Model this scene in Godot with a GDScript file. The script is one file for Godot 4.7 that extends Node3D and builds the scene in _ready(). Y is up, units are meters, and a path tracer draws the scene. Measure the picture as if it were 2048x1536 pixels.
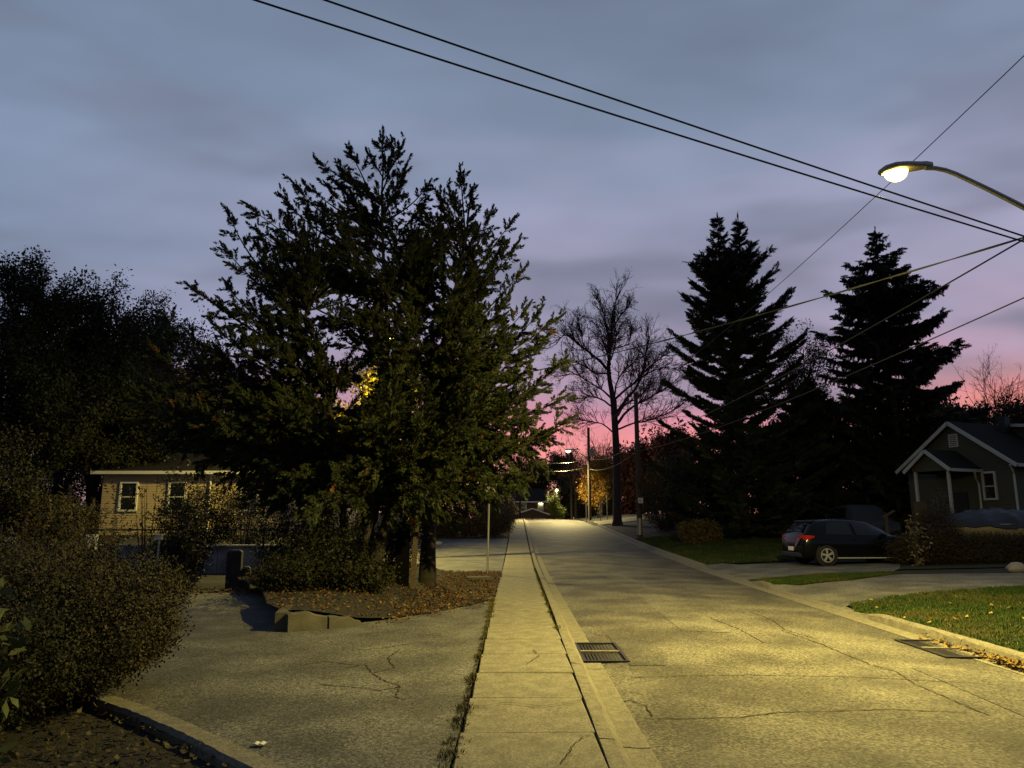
extends Node3D
# A residential street at dusk: sidewalk, road, street lamps, a big juniper, spruces, houses and a parked car.

const F := 1490.0
var cam_xf: Transform3D
var rng := RandomNumberGenerator.new()
var M := {}
var names := {}
var wob := FastNoiseLite.new()
var leafmesh := {}

# ---------------------------------------------------------------- helpers: names and metas
func numbered(n: String) -> String:
	if not names.has(n):
		names[n] = 0
		return n
	names[n] += 1
	return "%s_%03d" % [n, names[n]]

func tag(o: Node3D, label: String, category: String, group := "", kind := "") -> Node3D:
	o.set_meta("label", label)
	o.set_meta("category", category)
	if group != "": o.set_meta("group", group)
	if kind != "": o.set_meta("kind", kind)
	return o

func thing(called: String, label: String, category: String, at := Vector3.ZERO, turn := 0.0, group := "", kind := "") -> Node3D:
	var o := Node3D.new()
	o.name = numbered(called)
	add_child(o)
	o.position = at
	o.rotation.y = turn
	tag(o, label, category, group, kind)
	return o

func mk() -> SurfaceTool:
	var st := SurfaceTool.new()
	st.begin(Mesh.PRIMITIVE_TRIANGLES)
	st.set_smooth_group(-1)
	return st

func fin(st: SurfaceTool) -> ArrayMesh:
	st.generate_normals()
	return st.commit()

func put(called: String, mesh: Mesh, mat: Material, parent: Node3D = null) -> MeshInstance3D:
	var o := MeshInstance3D.new()
	o.mesh = mesh
	o.material_override = mat
	if parent == null:
		o.name = numbered(called)
		add_child(o)
	else:
		var k := called
		var i := 0
		while parent.has_node(NodePath(k)):
			i += 1
			k = "%s_%03d" % [called, i]
		o.name = k
		parent.add_child(o, true)
	return o

func obj(called: String, st: SurfaceTool, mat: Material, parent: Node3D = null) -> MeshInstance3D:
	return put(called, fin(st), mat, parent)

func multi(called: String, mesh: Mesh, mat: Material, xs: Array, cs: Array, parent: Node3D = null) -> MultiMeshInstance3D:
	var mm := MultiMesh.new()
	mm.transform_format = MultiMesh.TRANSFORM_3D
	mm.use_colors = cs.size() > 0
	mm.mesh = mesh
	mm.instance_count = xs.size()
	for i in xs.size():
		mm.set_instance_transform(i, xs[i])
		if cs.size() > 0:
			mm.set_instance_color(i, cs[i])
	var o := MultiMeshInstance3D.new()
	o.multimesh = mm
	o.material_override = mat
	o.name = numbered(called) if parent == null else called
	if parent == null: add_child(o)
	else:
		parent.add_child(o, true)
		o.set_meta("kind", "stuff")
	return o

# ---------------------------------------------------------------- helpers: shapes (points are given counter-clockwise seen from outside)
func tri(st: SurfaceTool, a: Vector3, b: Vector3, c: Vector3) -> void:
	st.add_vertex(a); st.add_vertex(c); st.add_vertex(b)

func quad(st: SurfaceTool, a: Vector3, b: Vector3, c: Vector3, d: Vector3) -> void:
	tri(st, a, b, c); tri(st, a, c, d)

func box(st: SurfaceTool, c: Vector3, s: Vector3, bs := Basis.IDENTITY) -> void:
	var x := bs.x * s.x * 0.5
	var y := bs.y * s.y * 0.5
	var z := bs.z * s.z * 0.5
	quad(st, c - x - y + z, c + x - y + z, c + x + y + z, c - x + y + z)
	quad(st, c + x - y - z, c - x - y - z, c - x + y - z, c + x + y - z)
	quad(st, c + x - y + z, c + x - y - z, c + x + y - z, c + x + y + z)
	quad(st, c - x - y - z, c - x - y + z, c - x + y + z, c - x + y - z)
	quad(st, c - x + y + z, c + x + y + z, c + x + y - z, c - x + y - z)
	quad(st, c - x - y - z, c + x - y - z, c + x - y + z, c - x - y + z)

# a box whose top edges are cut at an angle
func slab(st: SurfaceTool, c: Vector3, s: Vector3, e: float, bs := Basis.IDENTITY) -> void:
	var hx := s.x * 0.5
	var hz := s.z * 0.5
	var t := s.y * 0.5
	var r := [[-hx, -t, hz], [hx, -t, hz], [hx, -t, -hz], [-hx, -t, -hz]]
	var lo := []
	var mi := []
	var up := []
	for k in r:
		lo.append(c + bs * Vector3(k[0], -t, k[2]))
		mi.append(c + bs * Vector3(k[0], t - e, k[2]))
		up.append(c + bs * Vector3(k[0] - signf(k[0]) * e, t, k[2] - signf(k[2]) * e))
	for i in 4:
		var j := (i + 1) % 4
		quad(st, lo[i], lo[j], mi[j], mi[i])
		quad(st, mi[i], mi[j], up[j], up[i])
	quad(st, up[0], up[1], up[2], up[3])

func frame_of(dir: Vector3, roll := 0.0) -> Basis:
	var y := dir.normalized()
	var x := y.cross(Vector3.UP if absf(y.y) < 0.95 else Vector3.RIGHT).normalized()
	var b := Basis(x, y, x.cross(y))
	return b * Basis(Vector3.UP, roll)

func tube(st: SurfaceTool, pts: Array, radii: Array, sides := 6, cap := true) -> void:
	var rings := []
	for i in pts.size():
		var dir: Vector3 = (pts[mini(i + 1, pts.size() - 1)] - pts[maxi(i - 1, 0)])
		if dir.length() < 1e-6: dir = Vector3.UP
		var b := frame_of(dir)
		var ring := []
		for k in sides:
			var a := TAU * k / sides
			ring.append(pts[i] + (b.x * cos(a) - b.z * sin(a)) * radii[i])
		rings.append(ring)
	st.set_smooth_group(0)
	for i in pts.size() - 1:
		for k in sides:
			var j := (k + 1) % sides
			quad(st, rings[i][k], rings[i][j], rings[i + 1][j], rings[i + 1][k])
	st.set_smooth_group(-1)
	if cap:
		for k in range(1, sides - 1):
			tri(st, rings[0][0], rings[0][k + 1], rings[0][k])
			tri(st, rings[-1][0], rings[-1][k], rings[-1][k + 1])

func cyl(st: SurfaceTool, a: Vector3, b: Vector3, r: float, sides := 8) -> void:
	tube(st, [a, b], [r, r], sides)

func bez(a: Vector3, c: Vector3, b: Vector3, n: int) -> Array:
	var o := []
	for i in n + 1:
		var t := float(i) / n
		o.append(a.lerp(c, t).lerp(c.lerp(b, t), t))
	return o

func taper(n: int, r0: float, r1: float) -> Array:
	var o := []
	for i in n: o.append(lerpf(r0, r1, float(i) / maxf(1.0, n - 1)))
	return o

func blade(st: SurfaceTool, a: Vector3, dir: Vector3, l: float, w: float, side: Vector3, bend := 0.0) -> void:
	var m := a + dir * l * 0.5
	var n := dir.cross(side).normalized() * bend * l
	var t := a + dir * l + n
	tri(st, a, m + side * w * 0.5, m - side * w * 0.5)
	tri(st, m - side * w * 0.5, m + side * w * 0.5, t)

func rv() -> Vector3:
	while true:
		var v := Vector3(rng.randf_range(-1, 1), rng.randf_range(-1, 1), rng.randf_range(-1, 1))
		if v.length() < 1.0 and v.length() > 0.05: return v
	return Vector3.UP

func u(a: float, b: float) -> float:
	return rng.randf_range(a, b)

func align(p: Vector3, dir: Vector3, s: float) -> Transform3D:
	return Transform3D(frame_of(dir, u(0, TAU)).scaled_local(Vector3(s, s, s)), p)

func tint(a: Color, b: Color, dark := 0.25) -> Color:
	var c := a.lerp(b, rng.randf())
	var k := 1.0 - rng.randf() * dark
	return Color(c.r * k, c.g * k, c.b * k)

# ---------------------------------------------------------------- helpers: places
# The point that lies along the direction of pixel (x, y) of the 2048 pixel photograph, d metres down the street.
func P(x: float, y: float, d: float) -> Vector3:
	var v := cam_xf.basis * Vector3((x - 1024.0) / F, -(y - 768.0) / F, -1.0)
	return cam_xf.origin + v * (d / -v.z)

# The place on the ground in that direction.
func G(x: float, y: float, off := 0.0) -> Vector3:
	var v := cam_xf.basis * Vector3((x - 1024.0) / F, -(y - 768.0) / F, -1.0)
	var t0 := 1.0
	var t := 1.0
	while t < 400.0:
		var p := cam_xf.origin + v * t
		if p.y < T(p.x, p.z) + off: break
		t0 = t
		t *= 1.03
	for i in 14:
		var m := (t0 + t) * 0.5
		var p := cam_xf.origin + v * m
		if p.y < T(p.x, p.z) + off: t = m
		else: t0 = m
	var e := cam_xf.origin + v * t
	e.y = T(e.x, e.z) + off
	return e

const RISE := [[-60, 0], [0, 0], [24, 0], [34, 0.16], [45, 0.52], [61, 1.14], [75, 1.6], [88, 1.76], [104, 1.5], [135, 0.0], [200, -1.5], [500, -2.0]]
func slope_at(i: int) -> float:
	if i <= 2 or i >= RISE.size() - 1: return 0.0
	var s0: float = float(RISE[i][1] - RISE[i - 1][1]) / (RISE[i][0] - RISE[i - 1][0])
	var s1: float = float(RISE[i + 1][1] - RISE[i][1]) / (RISE[i + 1][0] - RISE[i][0])
	return 0.0 if s0 * s1 <= 0.0 else (s0 + s1) * 0.5

func rise(d: float) -> float:
	for i in range(1, RISE.size()):
		if d <= RISE[i][0]:
			var a = RISE[i - 1]
			var b = RISE[i]
			var w: float = b[0] - a[0]
			var t: float = clampf((d - a[0]) / w, 0, 1)
			var t2 := t * t
			var t3 := t2 * t
			return (2 * t3 - 3 * t2 + 1) * a[1] + (t3 - 2 * t2 + t) * w * slope_at(i - 1) + (3 * t2 - 2 * t3) * b[1] + (t3 - t2) * w * slope_at(i)
	return -2.0

func xr(d: float) -> float:
	return 5.3 + 0.034 * clampf(d, -10, 30)

func low_kerb(d: float) -> float:
	return maxf(smoothstep(13.0, 14.2, d) * (1.0 - smoothstep(18.4, 19.6, d)), smoothstep(20.0, 21.2, d) * (1.0 - smoothstep(26.4, 27.6, d)))

func T(x: float, z: float) -> float:
	var d := -z
	var h := rise(d)
	var r := xr(d)
	if x > r + 0.44:
		return h + 0.11 - 0.085 * low_kerb(d) * (1.0 - smoothstep(0.2, 2.2, x - r - 0.45)) + 0.028 * clampf(x - r - 0.45, 0, 9) + 0.35 * smoothstep(30, 42, d) * smoothstep(0.2, 5, x - r)
	if x > 0.7: return h
	h += 0.08
	if d > 24.4 and x < -7.2: h += 0.75 * smoothstep(-7.2, -7.6, x)
	return h

func mound(x: float) -> float:
	return 0.28 * smoothstep(2.1, 3.4, -x)

func drape(called: String, poly: Array, off: float, cell: float, mat: Material, parent: Node3D = null, extra = null) -> MeshInstance3D:
	var pg := PackedVector2Array()
	for p in poly: pg.append(Vector2(p[0], p[1]))
	var lo := pg[0]
	var hi := pg[0]
	for p in pg:
		lo = lo.min(p); hi = hi.max(p)
	var st := mk()
	st.set_smooth_group(0)
	var i := floorf(lo.x / cell) * cell
	while i < hi.x:
		var j := floorf(lo.y / cell) * cell
		while j < hi.y:
			var sq := PackedVector2Array([Vector2(i, j), Vector2(i + cell, j), Vector2(i + cell, j + cell), Vector2(i, j + cell)])
			for piece in Geometry2D.intersect_polygons(pg, sq):
				var ix := Geometry2D.triangulate_polygon(piece)
				for k in range(0, ix.size(), 3):
					var t := []
					for q in 3:
						var v: Vector2 = piece[ix[k + q]]
						var y := T(v.x, -v.y) + off
						if extra != null: y += extra.call(v.x, v.y)
						t.append(Vector3(v.x, y, -v.y))
					if (t[1] - t[0]).cross(t[2] - t[0]).y > 0: tri(st, t[0], t[1], t[2])
					else: tri(st, t[0], t[2], t[1])
			j += cell
		i += cell
	return obj(called, st, mat, parent)

func inside(poly: Array, x: float, d: float) -> bool:
	var pg := PackedVector2Array()
	for p in poly: pg.append(Vector2(p[0], p[1]))
	return Geometry2D.is_point_in_polygon(Vector2(x, d), pg)

# a thin ribbon along points (x, d)
func ribbon(called: String, pts: Array, w: float, off: float, mat: Material, parent: Node3D, step := 0.06, jig := 0.02) -> void:
	var fine := []
	for i in pts.size() - 1:
		var a := Vector2(pts[i][0], pts[i][1])
		var b := Vector2(pts[i + 1][0], pts[i + 1][1])
		var n := maxi(1, int(a.distance_to(b) / step))
		for k in n: fine.append(a.lerp(b, float(k) / n) + Vector2(u(-jig, jig), u(-jig, jig)))
	fine.append(Vector2(pts[-1][0], pts[-1][1]))
	var st := mk()
	var last := []
	for i in fine.size():
		var dir: Vector2 = (fine[mini(i + 1, fine.size() - 1)] - fine[maxi(i - 1, 0)]).normalized()
		var s := dir.orthogonal() * w * u(0.3, 0.8)
		var a: Vector2 = fine[i] + s
		var b: Vector2 = fine[i] - s
		var now := [Vector3(a.x, T(a.x, -a.y) + off, -a.y), Vector3(b.x, T(b.x, -b.y) + off, -b.y)]
		if i > 0:
			if (now[1] - last[1]).cross(last[0] - last[1]).y > 0: quad(st, last[1], now[1], now[0], last[0])
			else: quad(st, last[0], now[0], now[1], last[1])
		last = now
	obj(called, st, mat, parent)

# ---------------------------------------------------------------- materials
func lin(r: float, g: float, b: float) -> Color:
	return Color(r, g, b).linear_to_srgb()

func mat(r: float, g: float, b: float, rough := 0.9, metal := 0.0, spec := 0.5) -> StandardMaterial3D:
	var m := StandardMaterial3D.new()
	m.albedo_color = lin(r, g, b)
	m.roughness = rough
	m.metallic = metal
	m.metallic_specular = spec
	return m

func noise_tex(kind: int, freq: float, size: int, lo: Color, hi: Color, oct := 3, seed_ := 1, at_lo := 0.0, at_hi := 1.0) -> NoiseTexture2D:
	var n := FastNoiseLite.new()
	n.seed = seed_
	n.noise_type = kind
	n.frequency = freq
	n.fractal_octaves = oct
	if kind == FastNoiseLite.TYPE_CELLULAR:
		n.cellular_return_type = FastNoiseLite.RETURN_CELL_VALUE
		n.cellular_jitter = 1.0
	var t := NoiseTexture2D.new()
	t.width = size
	t.height = size
	t.seamless = true
	t.seamless_blend_skirt = 0.2
	t.noise = n
	var g := Gradient.new()
	g.offsets = PackedFloat32Array([at_lo, at_hi])
	g.colors = PackedColorArray([lo, hi])
	t.color_ramp = g
	return t

func textured(m: StandardMaterial3D, t: Texture2D, scale: float, big: Texture2D = null, bigscale := 0.05, bump: Texture2D = null, cm := 0.3) -> StandardMaterial3D:
	m.albedo_texture = t
	m.uv1_triplanar = true
	m.uv1_world_triplanar = true
	m.uv1_scale = Vector3(scale, scale, scale)
	if big:
		m.detail_enabled = true
		m.detail_albedo = big
		m.detail_blend_mode = BaseMaterial3D.BLEND_MODE_MUL
		m.detail_uv_layer = BaseMaterial3D.DETAIL_UV_2
		m.uv2_triplanar = true
		m.uv2_world_triplanar = true
		m.uv2_scale = Vector3(bigscale, bigscale, bigscale)
	if bump:
		m.heightmap_enabled = true
		m.heightmap_texture = bump
		m.heightmap_scale = cm
	return m

func leaf_mat(rough := 0.75, back := 0.0, spec := 0.3) -> StandardMaterial3D:
	var m := StandardMaterial3D.new()
	m.albedo_color = Color.WHITE
	m.vertex_color_use_as_albedo = true
	m.roughness = rough
	m.metallic_specular = spec
	m.cull_mode = BaseMaterial3D.CULL_DISABLED
	if back > 0.0:
		m.backlight_enabled = true
		m.backlight = Color(back, back, back)
	return m

func materials() -> void:
	var g := func(v: float) -> Color: return Color(v, v, v)
	var stones := noise_tex(FastNoiseLite.TYPE_CELLULAR, 0.11, 1024, Color(0.45, 0.45, 0.47), Color(1, 0.99, 0.96), 3, 11, 0.1, 0.95)
	var stones2 := noise_tex(FastNoiseLite.TYPE_CELLULAR, 0.1, 1024, Color(0.45, 0.45, 0.47), Color(1, 1, 0.98), 2, 12, 0.1, 0.95)
	var fine := noise_tex(FastNoiseLite.TYPE_SIMPLEX_SMOOTH, 0.09, 1024, Color(0.78, 0.78, 0.78), Color(1, 1, 1), 4, 13, 0.2, 0.8)
	var blotch := noise_tex(FastNoiseLite.TYPE_SIMPLEX_SMOOTH, 0.012, 512, Color(0.74, 0.74, 0.75), Color(1, 1, 1), 5, 14, 0.25, 0.75)
	var faint := noise_tex(FastNoiseLite.TYPE_SIMPLEX_SMOOTH, 0.02, 512, Color(0.86, 0.86, 0.86), Color(1, 1, 1), 5, 17, 0.25, 0.75)
	var pebble := noise_tex(FastNoiseLite.TYPE_CELLULAR, 0.11, 1024, Color(0.66, 0.65, 0.62), Color(1, 1, 1), 2, 18, 0.1, 0.9)
	var bumps := noise_tex(FastNoiseLite.TYPE_SIMPLEX_SMOOTH, 0.07, 1024, Color(0, 0, 0), Color(1, 1, 1), 3, 15)
	var grain := noise_tex(FastNoiseLite.TYPE_SIMPLEX_SMOOTH, 0.03, 512, Color(0.55, 0.52, 0.5), Color(1, 1, 1), 5, 16, 0.2, 0.8)
	M.asphalt = textured(mat(0.25, 0.235, 0.205, 0.7, 0.0, 0.3), stones, 0.42, blotch, 0.09, bumps, 0.5)
	M.lot = textured(mat(0.2, 0.193, 0.185, 0.75), stones2, 0.5, blotch, 0.13, bumps, 0.5)
	M.concrete = textured(mat(0.26, 0.24, 0.195, 0.85), pebble, 0.75, faint, 0.37, bumps, 0.12)
	M.kerb = textured(mat(0.24, 0.22, 0.18, 0.85), pebble, 0.8, faint, 0.6, bumps, 0.3)
	M.drive = textured(mat(0.3, 0.285, 0.25, 0.85), stones2, 0.45, blotch, 0.12, bumps, 0.4)
	M.wall = textured(mat(0.1, 0.092, 0.08, 0.95), fine, 0.6, blotch, 0.35, bumps, 0.6)
	M.palewall = textured(mat(0.4, 0.38, 0.4, 0.9), fine, 0.4, blotch, 0.2, bumps, 0.4)
	M.soil = textured(mat(0.026, 0.02, 0.014, 1.0), grain, 0.5, blotch, 0.2, bumps, 1.5)
	M.turf = textured(mat(0.03, 0.036, 0.014, 1.0), grain, 0.8, blotch, 0.15, bumps, 1.5)
	M.crack = mat(0.035, 0.031, 0.024, 1.0, 0.0, 0.2)
	M.bark = textured(mat(0.035, 0.029, 0.022, 1.0), grain, 1.2, null, 0.1, bumps, 1.0)
	M.polewood = textured(mat(0.1, 0.075, 0.052, 0.9), grain, 0.8)
	M.post = textured(mat(0.1, 0.075, 0.05, 0.9), grain, 1.5)
	M.iron = textured(mat(0.035, 0.033, 0.034, 0.55, 0.3), grain, 2.0)
	M.steel = mat(0.35, 0.35, 0.33, 0.42, 0.85)
	M.galv = mat(0.3, 0.29, 0.28, 0.5, 0.6)
	M.wire = mat(0.012, 0.012, 0.013, 0.6)
	M.wire_alu = mat(0.05, 0.05, 0.05, 0.35, 0.7)
	M.white = mat(0.7, 0.68, 0.64, 0.55)
	M.trim = mat(0.4, 0.39, 0.37, 0.6)
	M.siding = textured(mat(0.63, 0.48, 0.28, 0.7), fine, 0.4)
	M.darksiding = textured(mat(0.075, 0.072, 0.052, 0.9), fine, 0.4)
	M.shingle = textured(mat(0.042, 0.038, 0.035, 1.0, 0.0, 0.2), grain, 1.5)
	M.glass = mat(0.012, 0.013, 0.016, 0.06)
	M.paint = mat(0.0025, 0.003, 0.005, 0.25, 0.0, 0.3)
	M.grate = mat(0.014, 0.012, 0.013, 0.6, 0.2)
	M.paint.clearcoat_enabled = true
	M.paint.clearcoat = 0.3
	M.paint.clearcoat_roughness = 0.04
	M.carglass = mat(0.008, 0.009, 0.011, 0.05)
	M.rubber = mat(0.012, 0.012, 0.012, 0.85)
	M.alloy = mat(0.62, 0.6, 0.55, 0.35, 0.6)
	M.redlens = mat(0.45, 0.015, 0.01, 0.12)
	M.chrome = mat(0.7, 0.7, 0.7, 0.15, 1.0)
	M.plate = mat(0.75, 0.75, 0.78, 0.4)
	M.blackplastic = mat(0.01, 0.01, 0.01, 0.6)
	M.tarp = textured(mat(0.016, 0.017, 0.024, 0.5), fine, 0.6, null, 0.1, bumps, 0.8)
	M.hull = mat(0.36, 0.31, 0.23, 0.5)
	M.sign_black = mat(0.003, 0.003, 0.003, 0.9, 0.0, 0.1)
	M.red = mat(0.4, 0.02, 0.02, 0.6)
	M.brick = textured(mat(0.16, 0.09, 0.06, 0.9), grain, 1.0)
	M.paper = mat(0.45, 0.45, 0.45, 0.8)
	M.needle = leaf_mat(0.7, 0.0, 0.35)
	M.leaf = leaf_mat(0.65, 0.25, 0.3)
	M.grass = leaf_mat(0.7, 0.2, 0.3)
	M.litter = leaf_mat(0.85, 0.0, 0.2)
	M.maplebark = textured(mat(0.075, 0.045, 0.04, 0.95), grain, 1.2)
	M.twig = mat(0.035, 0.028, 0.022, 0.95)
	M.lens = mat(1.0, 0.9, 0.6, 0.3)
	M.lens.emission_enabled = true
	M.lens.emission = Color(1.0, 0.88, 0.4)
	M.lens.emission_energy_multiplier = 9.0
	M.coollens = mat(1.0, 0.97, 0.85, 0.3)
	M.coollens.emission_enabled = true
	M.coollens.emission = Color(1.0, 0.96, 0.75)
	M.coollens.emission_energy_multiplier = 6.0

# ---------------------------------------------------------------- foliage pieces
func pieces() -> void:
	# a feathery juniper shoot, 0.24 m long, along +Y
	for variant in 3:
		var st := mk()
		for k in 52:
			var t := pow(rng.randf(), 0.8)
			var a := Vector3(0, t * 0.2, 0) + rv() * 0.022
			var out := Vector3(cos(k * 2.4), 0, sin(k * 2.4))
			var dir := (out * u(0.35, 0.95) * (1.15 - t) + Vector3.UP * u(0.7, 1.0) + rv() * 0.2).normalized()
			blade(st, a, dir, u(0.06, 0.12) * (1.15 - 0.5 * t), u(0.017, 0.03), dir.cross(rv()).normalized(), u(-0.1, 0.25))
		leafmesh["juniper%d" % variant] = fin(st)
	# a flat spruce spray, 0.5 m long
	var sp := mk()
	for k in 22:
		var t := k / 22.0
		var a := Vector3(0, t * 0.46, 0)
		for s in [-1, 1]:
			var dir: Vector3 = (Vector3(s * u(0.5, 0.9), 0.75, 0) + rv() * 0.3).normalized()
			blade(sp, a, dir, u(0.12, 0.22) * (1.1 - 0.7 * t), u(0.036, 0.06), dir.cross(Vector3(0, 0, 1) + rv() * 0.6).normalized(), u(-0.15, 0.15))
		if k % 3 == 0:
			blade(sp, a, (Vector3(0, 0.7, -0.7) + rv() * 0.3).normalized(), u(0.08, 0.15), 0.035, Vector3.RIGHT)
	leafmesh.spruce = fin(sp)
	# leaf clusters
	for spec in [["small", 12, 0.11, 0.026, 0.016], ["medium", 12, 0.26, 0.1, 0.06], ["large", 9, 0.32, 0.2, 0.1], ["pinnate", 14, 0.3, 0.13, 0.045]]:
		var st := mk()
		for k in spec[1]:
			var a: Vector3 = rv() * spec[2]
			if spec[0] == "pinnate":
				a = Vector3((k % 2) * 0.06 - 0.03, (k / 2) * 0.06, 0) + rv() * 0.03
			var dir := (a.normalized() + rv() * 0.8 + Vector3(0, -0.25, 0)).normalized()
			if spec[0] == "pinnate":
				dir = (Vector3((k % 2) * 2 - 1, 0.45, u(-0.5, 0.2))).normalized()
			blade(st, a, dir, spec[3] * u(0.8, 1.3), spec[4] * u(0.8, 1.3), dir.cross(rv()).normalized(), u(-0.25, 0.25))
		leafmesh[spec[0]] = fin(st)
	# grass tuft
	var gr := mk()
	for k in 7:
		var a := Vector3(u(-0.035, 0.035), 0, u(-0.035, 0.035))
		var dir := (Vector3.UP + Vector3(u(-0.6, 0.6), 0, u(-0.6, 0.6))).normalized()
		blade(gr, a, dir, u(0.04, 0.075), u(0.006, 0.009), dir.cross(rv()).normalized(), u(-0.3, 0.3))
	leafmesh.grass = fin(gr)
	var fl := mk()
	blade(fl, Vector3(0, 0.006, -0.035), Vector3(0, 0.12, 1).normalized(), 0.075, 0.05, Vector3.RIGHT, 0.2)
	leafmesh.fallen = fin(fl)

func on_path(path: Array, h: float) -> Vector3:
	for i in path.size() - 1:
		if path[i + 1].y >= h:
			return path[i].lerp(path[i + 1], clampf((h - path[i].y) / maxf(0.01, path[i + 1].y - path[i].y), 0, 1))
	return path[-1]

# ---------------------------------------------------------------- the big juniper
func juniper() -> void:
	rng.seed = 41
	var base := P(705, 1195, 16.6)
	base.y = T(base.x, base.z) + mound(base.x) - 0.05
	var t := thing("juniper_tree", "huge many-trunked juniper with upswept plumed branches, on the leaf bed", "tree", base)
	var wood := mk()
	var lead := []
	lead.append([base, P(735, 1060, 16.7), P(765, 860, 16.9), P(775, 650, 17.0), P(764, 450, 17.0), P(765, 268, 17.0)])
	lead.append([base + Vector3(0.35, 0, -0.2), P(775, 1040, 17.0), P(850, 820, 17.2), P(905, 620, 17.3), P(930, 480, 17.3), P(945, 378, 17.3)])
	lead.append([base + Vector3(-0.25, 0, 0.15), P(690, 1050, 16.5), P(672, 880, 16.4), P(645, 740, 16.3), P(615, 620, 16.3)])
	lead.append([base + Vector3(0.1, 0, -0.35), P(745, 1040, 17.5), P(800, 800, 18.2), P(830, 600, 18.4), P(700, 292, 17.6)])
	for l in lead:
		var pts := []
		var rad := []
		for i in l.size() - 1:
			for k in 5:
				var f: float = (i + k / 5.0) / (l.size() - 1)
				pts.append(l[i].lerp(l[i + 1], k / 5.0) - base + rv() * 0.03)
				rad.append(lerpf(0.15, 0.012, pow(f, 0.7)))
		tube(wood, pts, rad, 8)
	var xs := [[], [], []]
	var cs := [[], [], []]
	var ca := Color(0.03, 0.041, 0.016)
	var cb := Color(0.05, 0.056, 0.021)
	var tips := []
	for p in [[765, 266, 0], [694, 292, 3], [630, 318, 0], [606, 366, 0], [580, 358, 0], [559, 388, 0], [486, 404, 0], [455, 418, 2], [442, 486, 2], [446, 558, 2], [470, 610, 2], [372, 565, 2],
			[322, 622, 2], [300, 700, 2], [262, 742, 2], [330, 690, 2], [808, 283, 0], [734, 300, 0], [862, 360, 0], [812, 345, 0], [660, 420, 0], [872, 383, 1], [906, 388, 1], [945, 378, 1], [986, 414, 1], [1033, 430, 1],
			[1040, 478, 1], [990, 520, 1], [1053, 532, 1], [1025, 575, 1], [1062, 604, 1], [1128, 628, 1], [1085, 612, 1], [1135, 712, 1], [1100, 665, 1], [1094, 775, 1], [1138, 788, 1], [1154, 830, 1], [1100, 870, 1], [1108, 884, 1], [1092, 930, 1],
			[1068, 962, 1], [1040, 985, 1], [1000, 1005, 1], [950, 1022, 1], [900, 1030, 0], [850, 1015, 0], [250, 765, 2], [262, 800, 2], [282, 842, 2], [318, 880, 2], [350, 905, 2], [395, 935, 2], [360, 800, 2], [400, 850, 2], [440, 965, 2], [490, 1000, 2], [540, 1020, 2], [600, 1035, 2], [650, 1045, 2], [520, 520, 2], [540, 470, 0], [505, 455, 0], [700, 350, 0], [650, 365, 3], [840, 420, 0], [960, 450, 1], [1075, 690, 1], [1060, 740, 1], [780, 1040, 0], [720, 1055, 0], [880, 440, 3], [900, 470, 3], [860, 450, 3], [840, 480, 3], [920, 520, 0], [870, 520, 0], [890, 430, 0], [850, 400, 3], [940, 560, 0], [830, 430, 1], [820, 520, 1], [600, 500, 0], [570, 450, 0], [620, 430, 0], [650, 480, 0], [560, 560, 0], [420, 640, 2], [400, 690, 2]]:
		tips.append([P(p[0], p[1], 17.0 + u(-1.0, 1.0)), p[2]])
	for i in 78:
		var h := lerpf(1.5, 9.8, pow(i / 78.0, 1.05)) + u(-0.1, 0.1)
		var r := 4.2 * pow(clampf(1.0 - (h - 1.2) / 9.8, 0.02, 1), 0.62) * u(0.6, 1.0)
		var a := u(-1.15, 1.15) + (PI if i % 2 == 0 else 0.0)
		var c: Vector3 = on_path(lead[i % 4], h * 0.95)
		tips.append([Vector3(c.x + sin(a) * r * 0.75, h + u(-0.2, 0.5), c.z + cos(a) * r), i % 4])
	var edge := [[300, 720, 790], [360, 660, 840], [400, 600, 900], [440, 530, 985], [480, 480, 1020], [560, 470, 1035], [640, 440, 1090], [720, 345, 1110], [800, 310, 1120], [900, 400, 1080], [1000, 470, 1010]]
	for i in 190:
		var y := 370.0 + 630.0 * pow(rng.randf(), 0.62)
		var j := 1
		while j < edge.size() - 1 and edge[j][0] < y: j += 1
		var f := clampf((y - edge[j - 1][0]) / (edge[j][0] - edge[j - 1][0]), 0, 1)
		var xa := lerpf(edge[j - 1][1], edge[j][1], f)
		var xb := lerpf(edge[j - 1][2], edge[j][2], f)
		var sx := u(-0.96, 0.96)
		var depth := sqrt(1.0 - sx * sx) * (xb - xa) * 0.5 * 17.0 / F * 0.8
		var x := (xa + xb) * 0.5 + sx * (xb - xa) * 0.5
		if Vector2((x - 765.0) / 145.0, (y - 745.0) / 105.0).length() < 1.0 and rng.randf() < 0.8: continue
		var which := 0
		if x < 650: which = 2
		elif x > 850: which = 1
		elif rng.randf() < 0.4: which = 3
		tips.append([P(x, y, 17.0 + u(-1, 1) * depth), which])
	for i in 110:   # short inner branches all along the stems
		var l: Array = lead[i % 4]
		var h := lerpf(2.2, l[-1].y - 0.9, rng.randf())
		var c := on_path(l, h)
		var a := u(0, TAU)
		var tp := c + Vector3(cos(a), u(0.15, 0.6), sin(a)) * u(0.6, 1.3)
		tp.y = minf(tp.y, l[-1].y - 0.25)
		if Vector2((1035.0 + 1490.0 * tp.x / 17.0 - 765.0) / 120.0, (1040.0 - (tp.y - 1.7) * 89.0 - 745.0) / 85.0).length() < 1.0 and rng.randf() < 0.7: continue
		tips.append([tp, i % 4])
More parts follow.
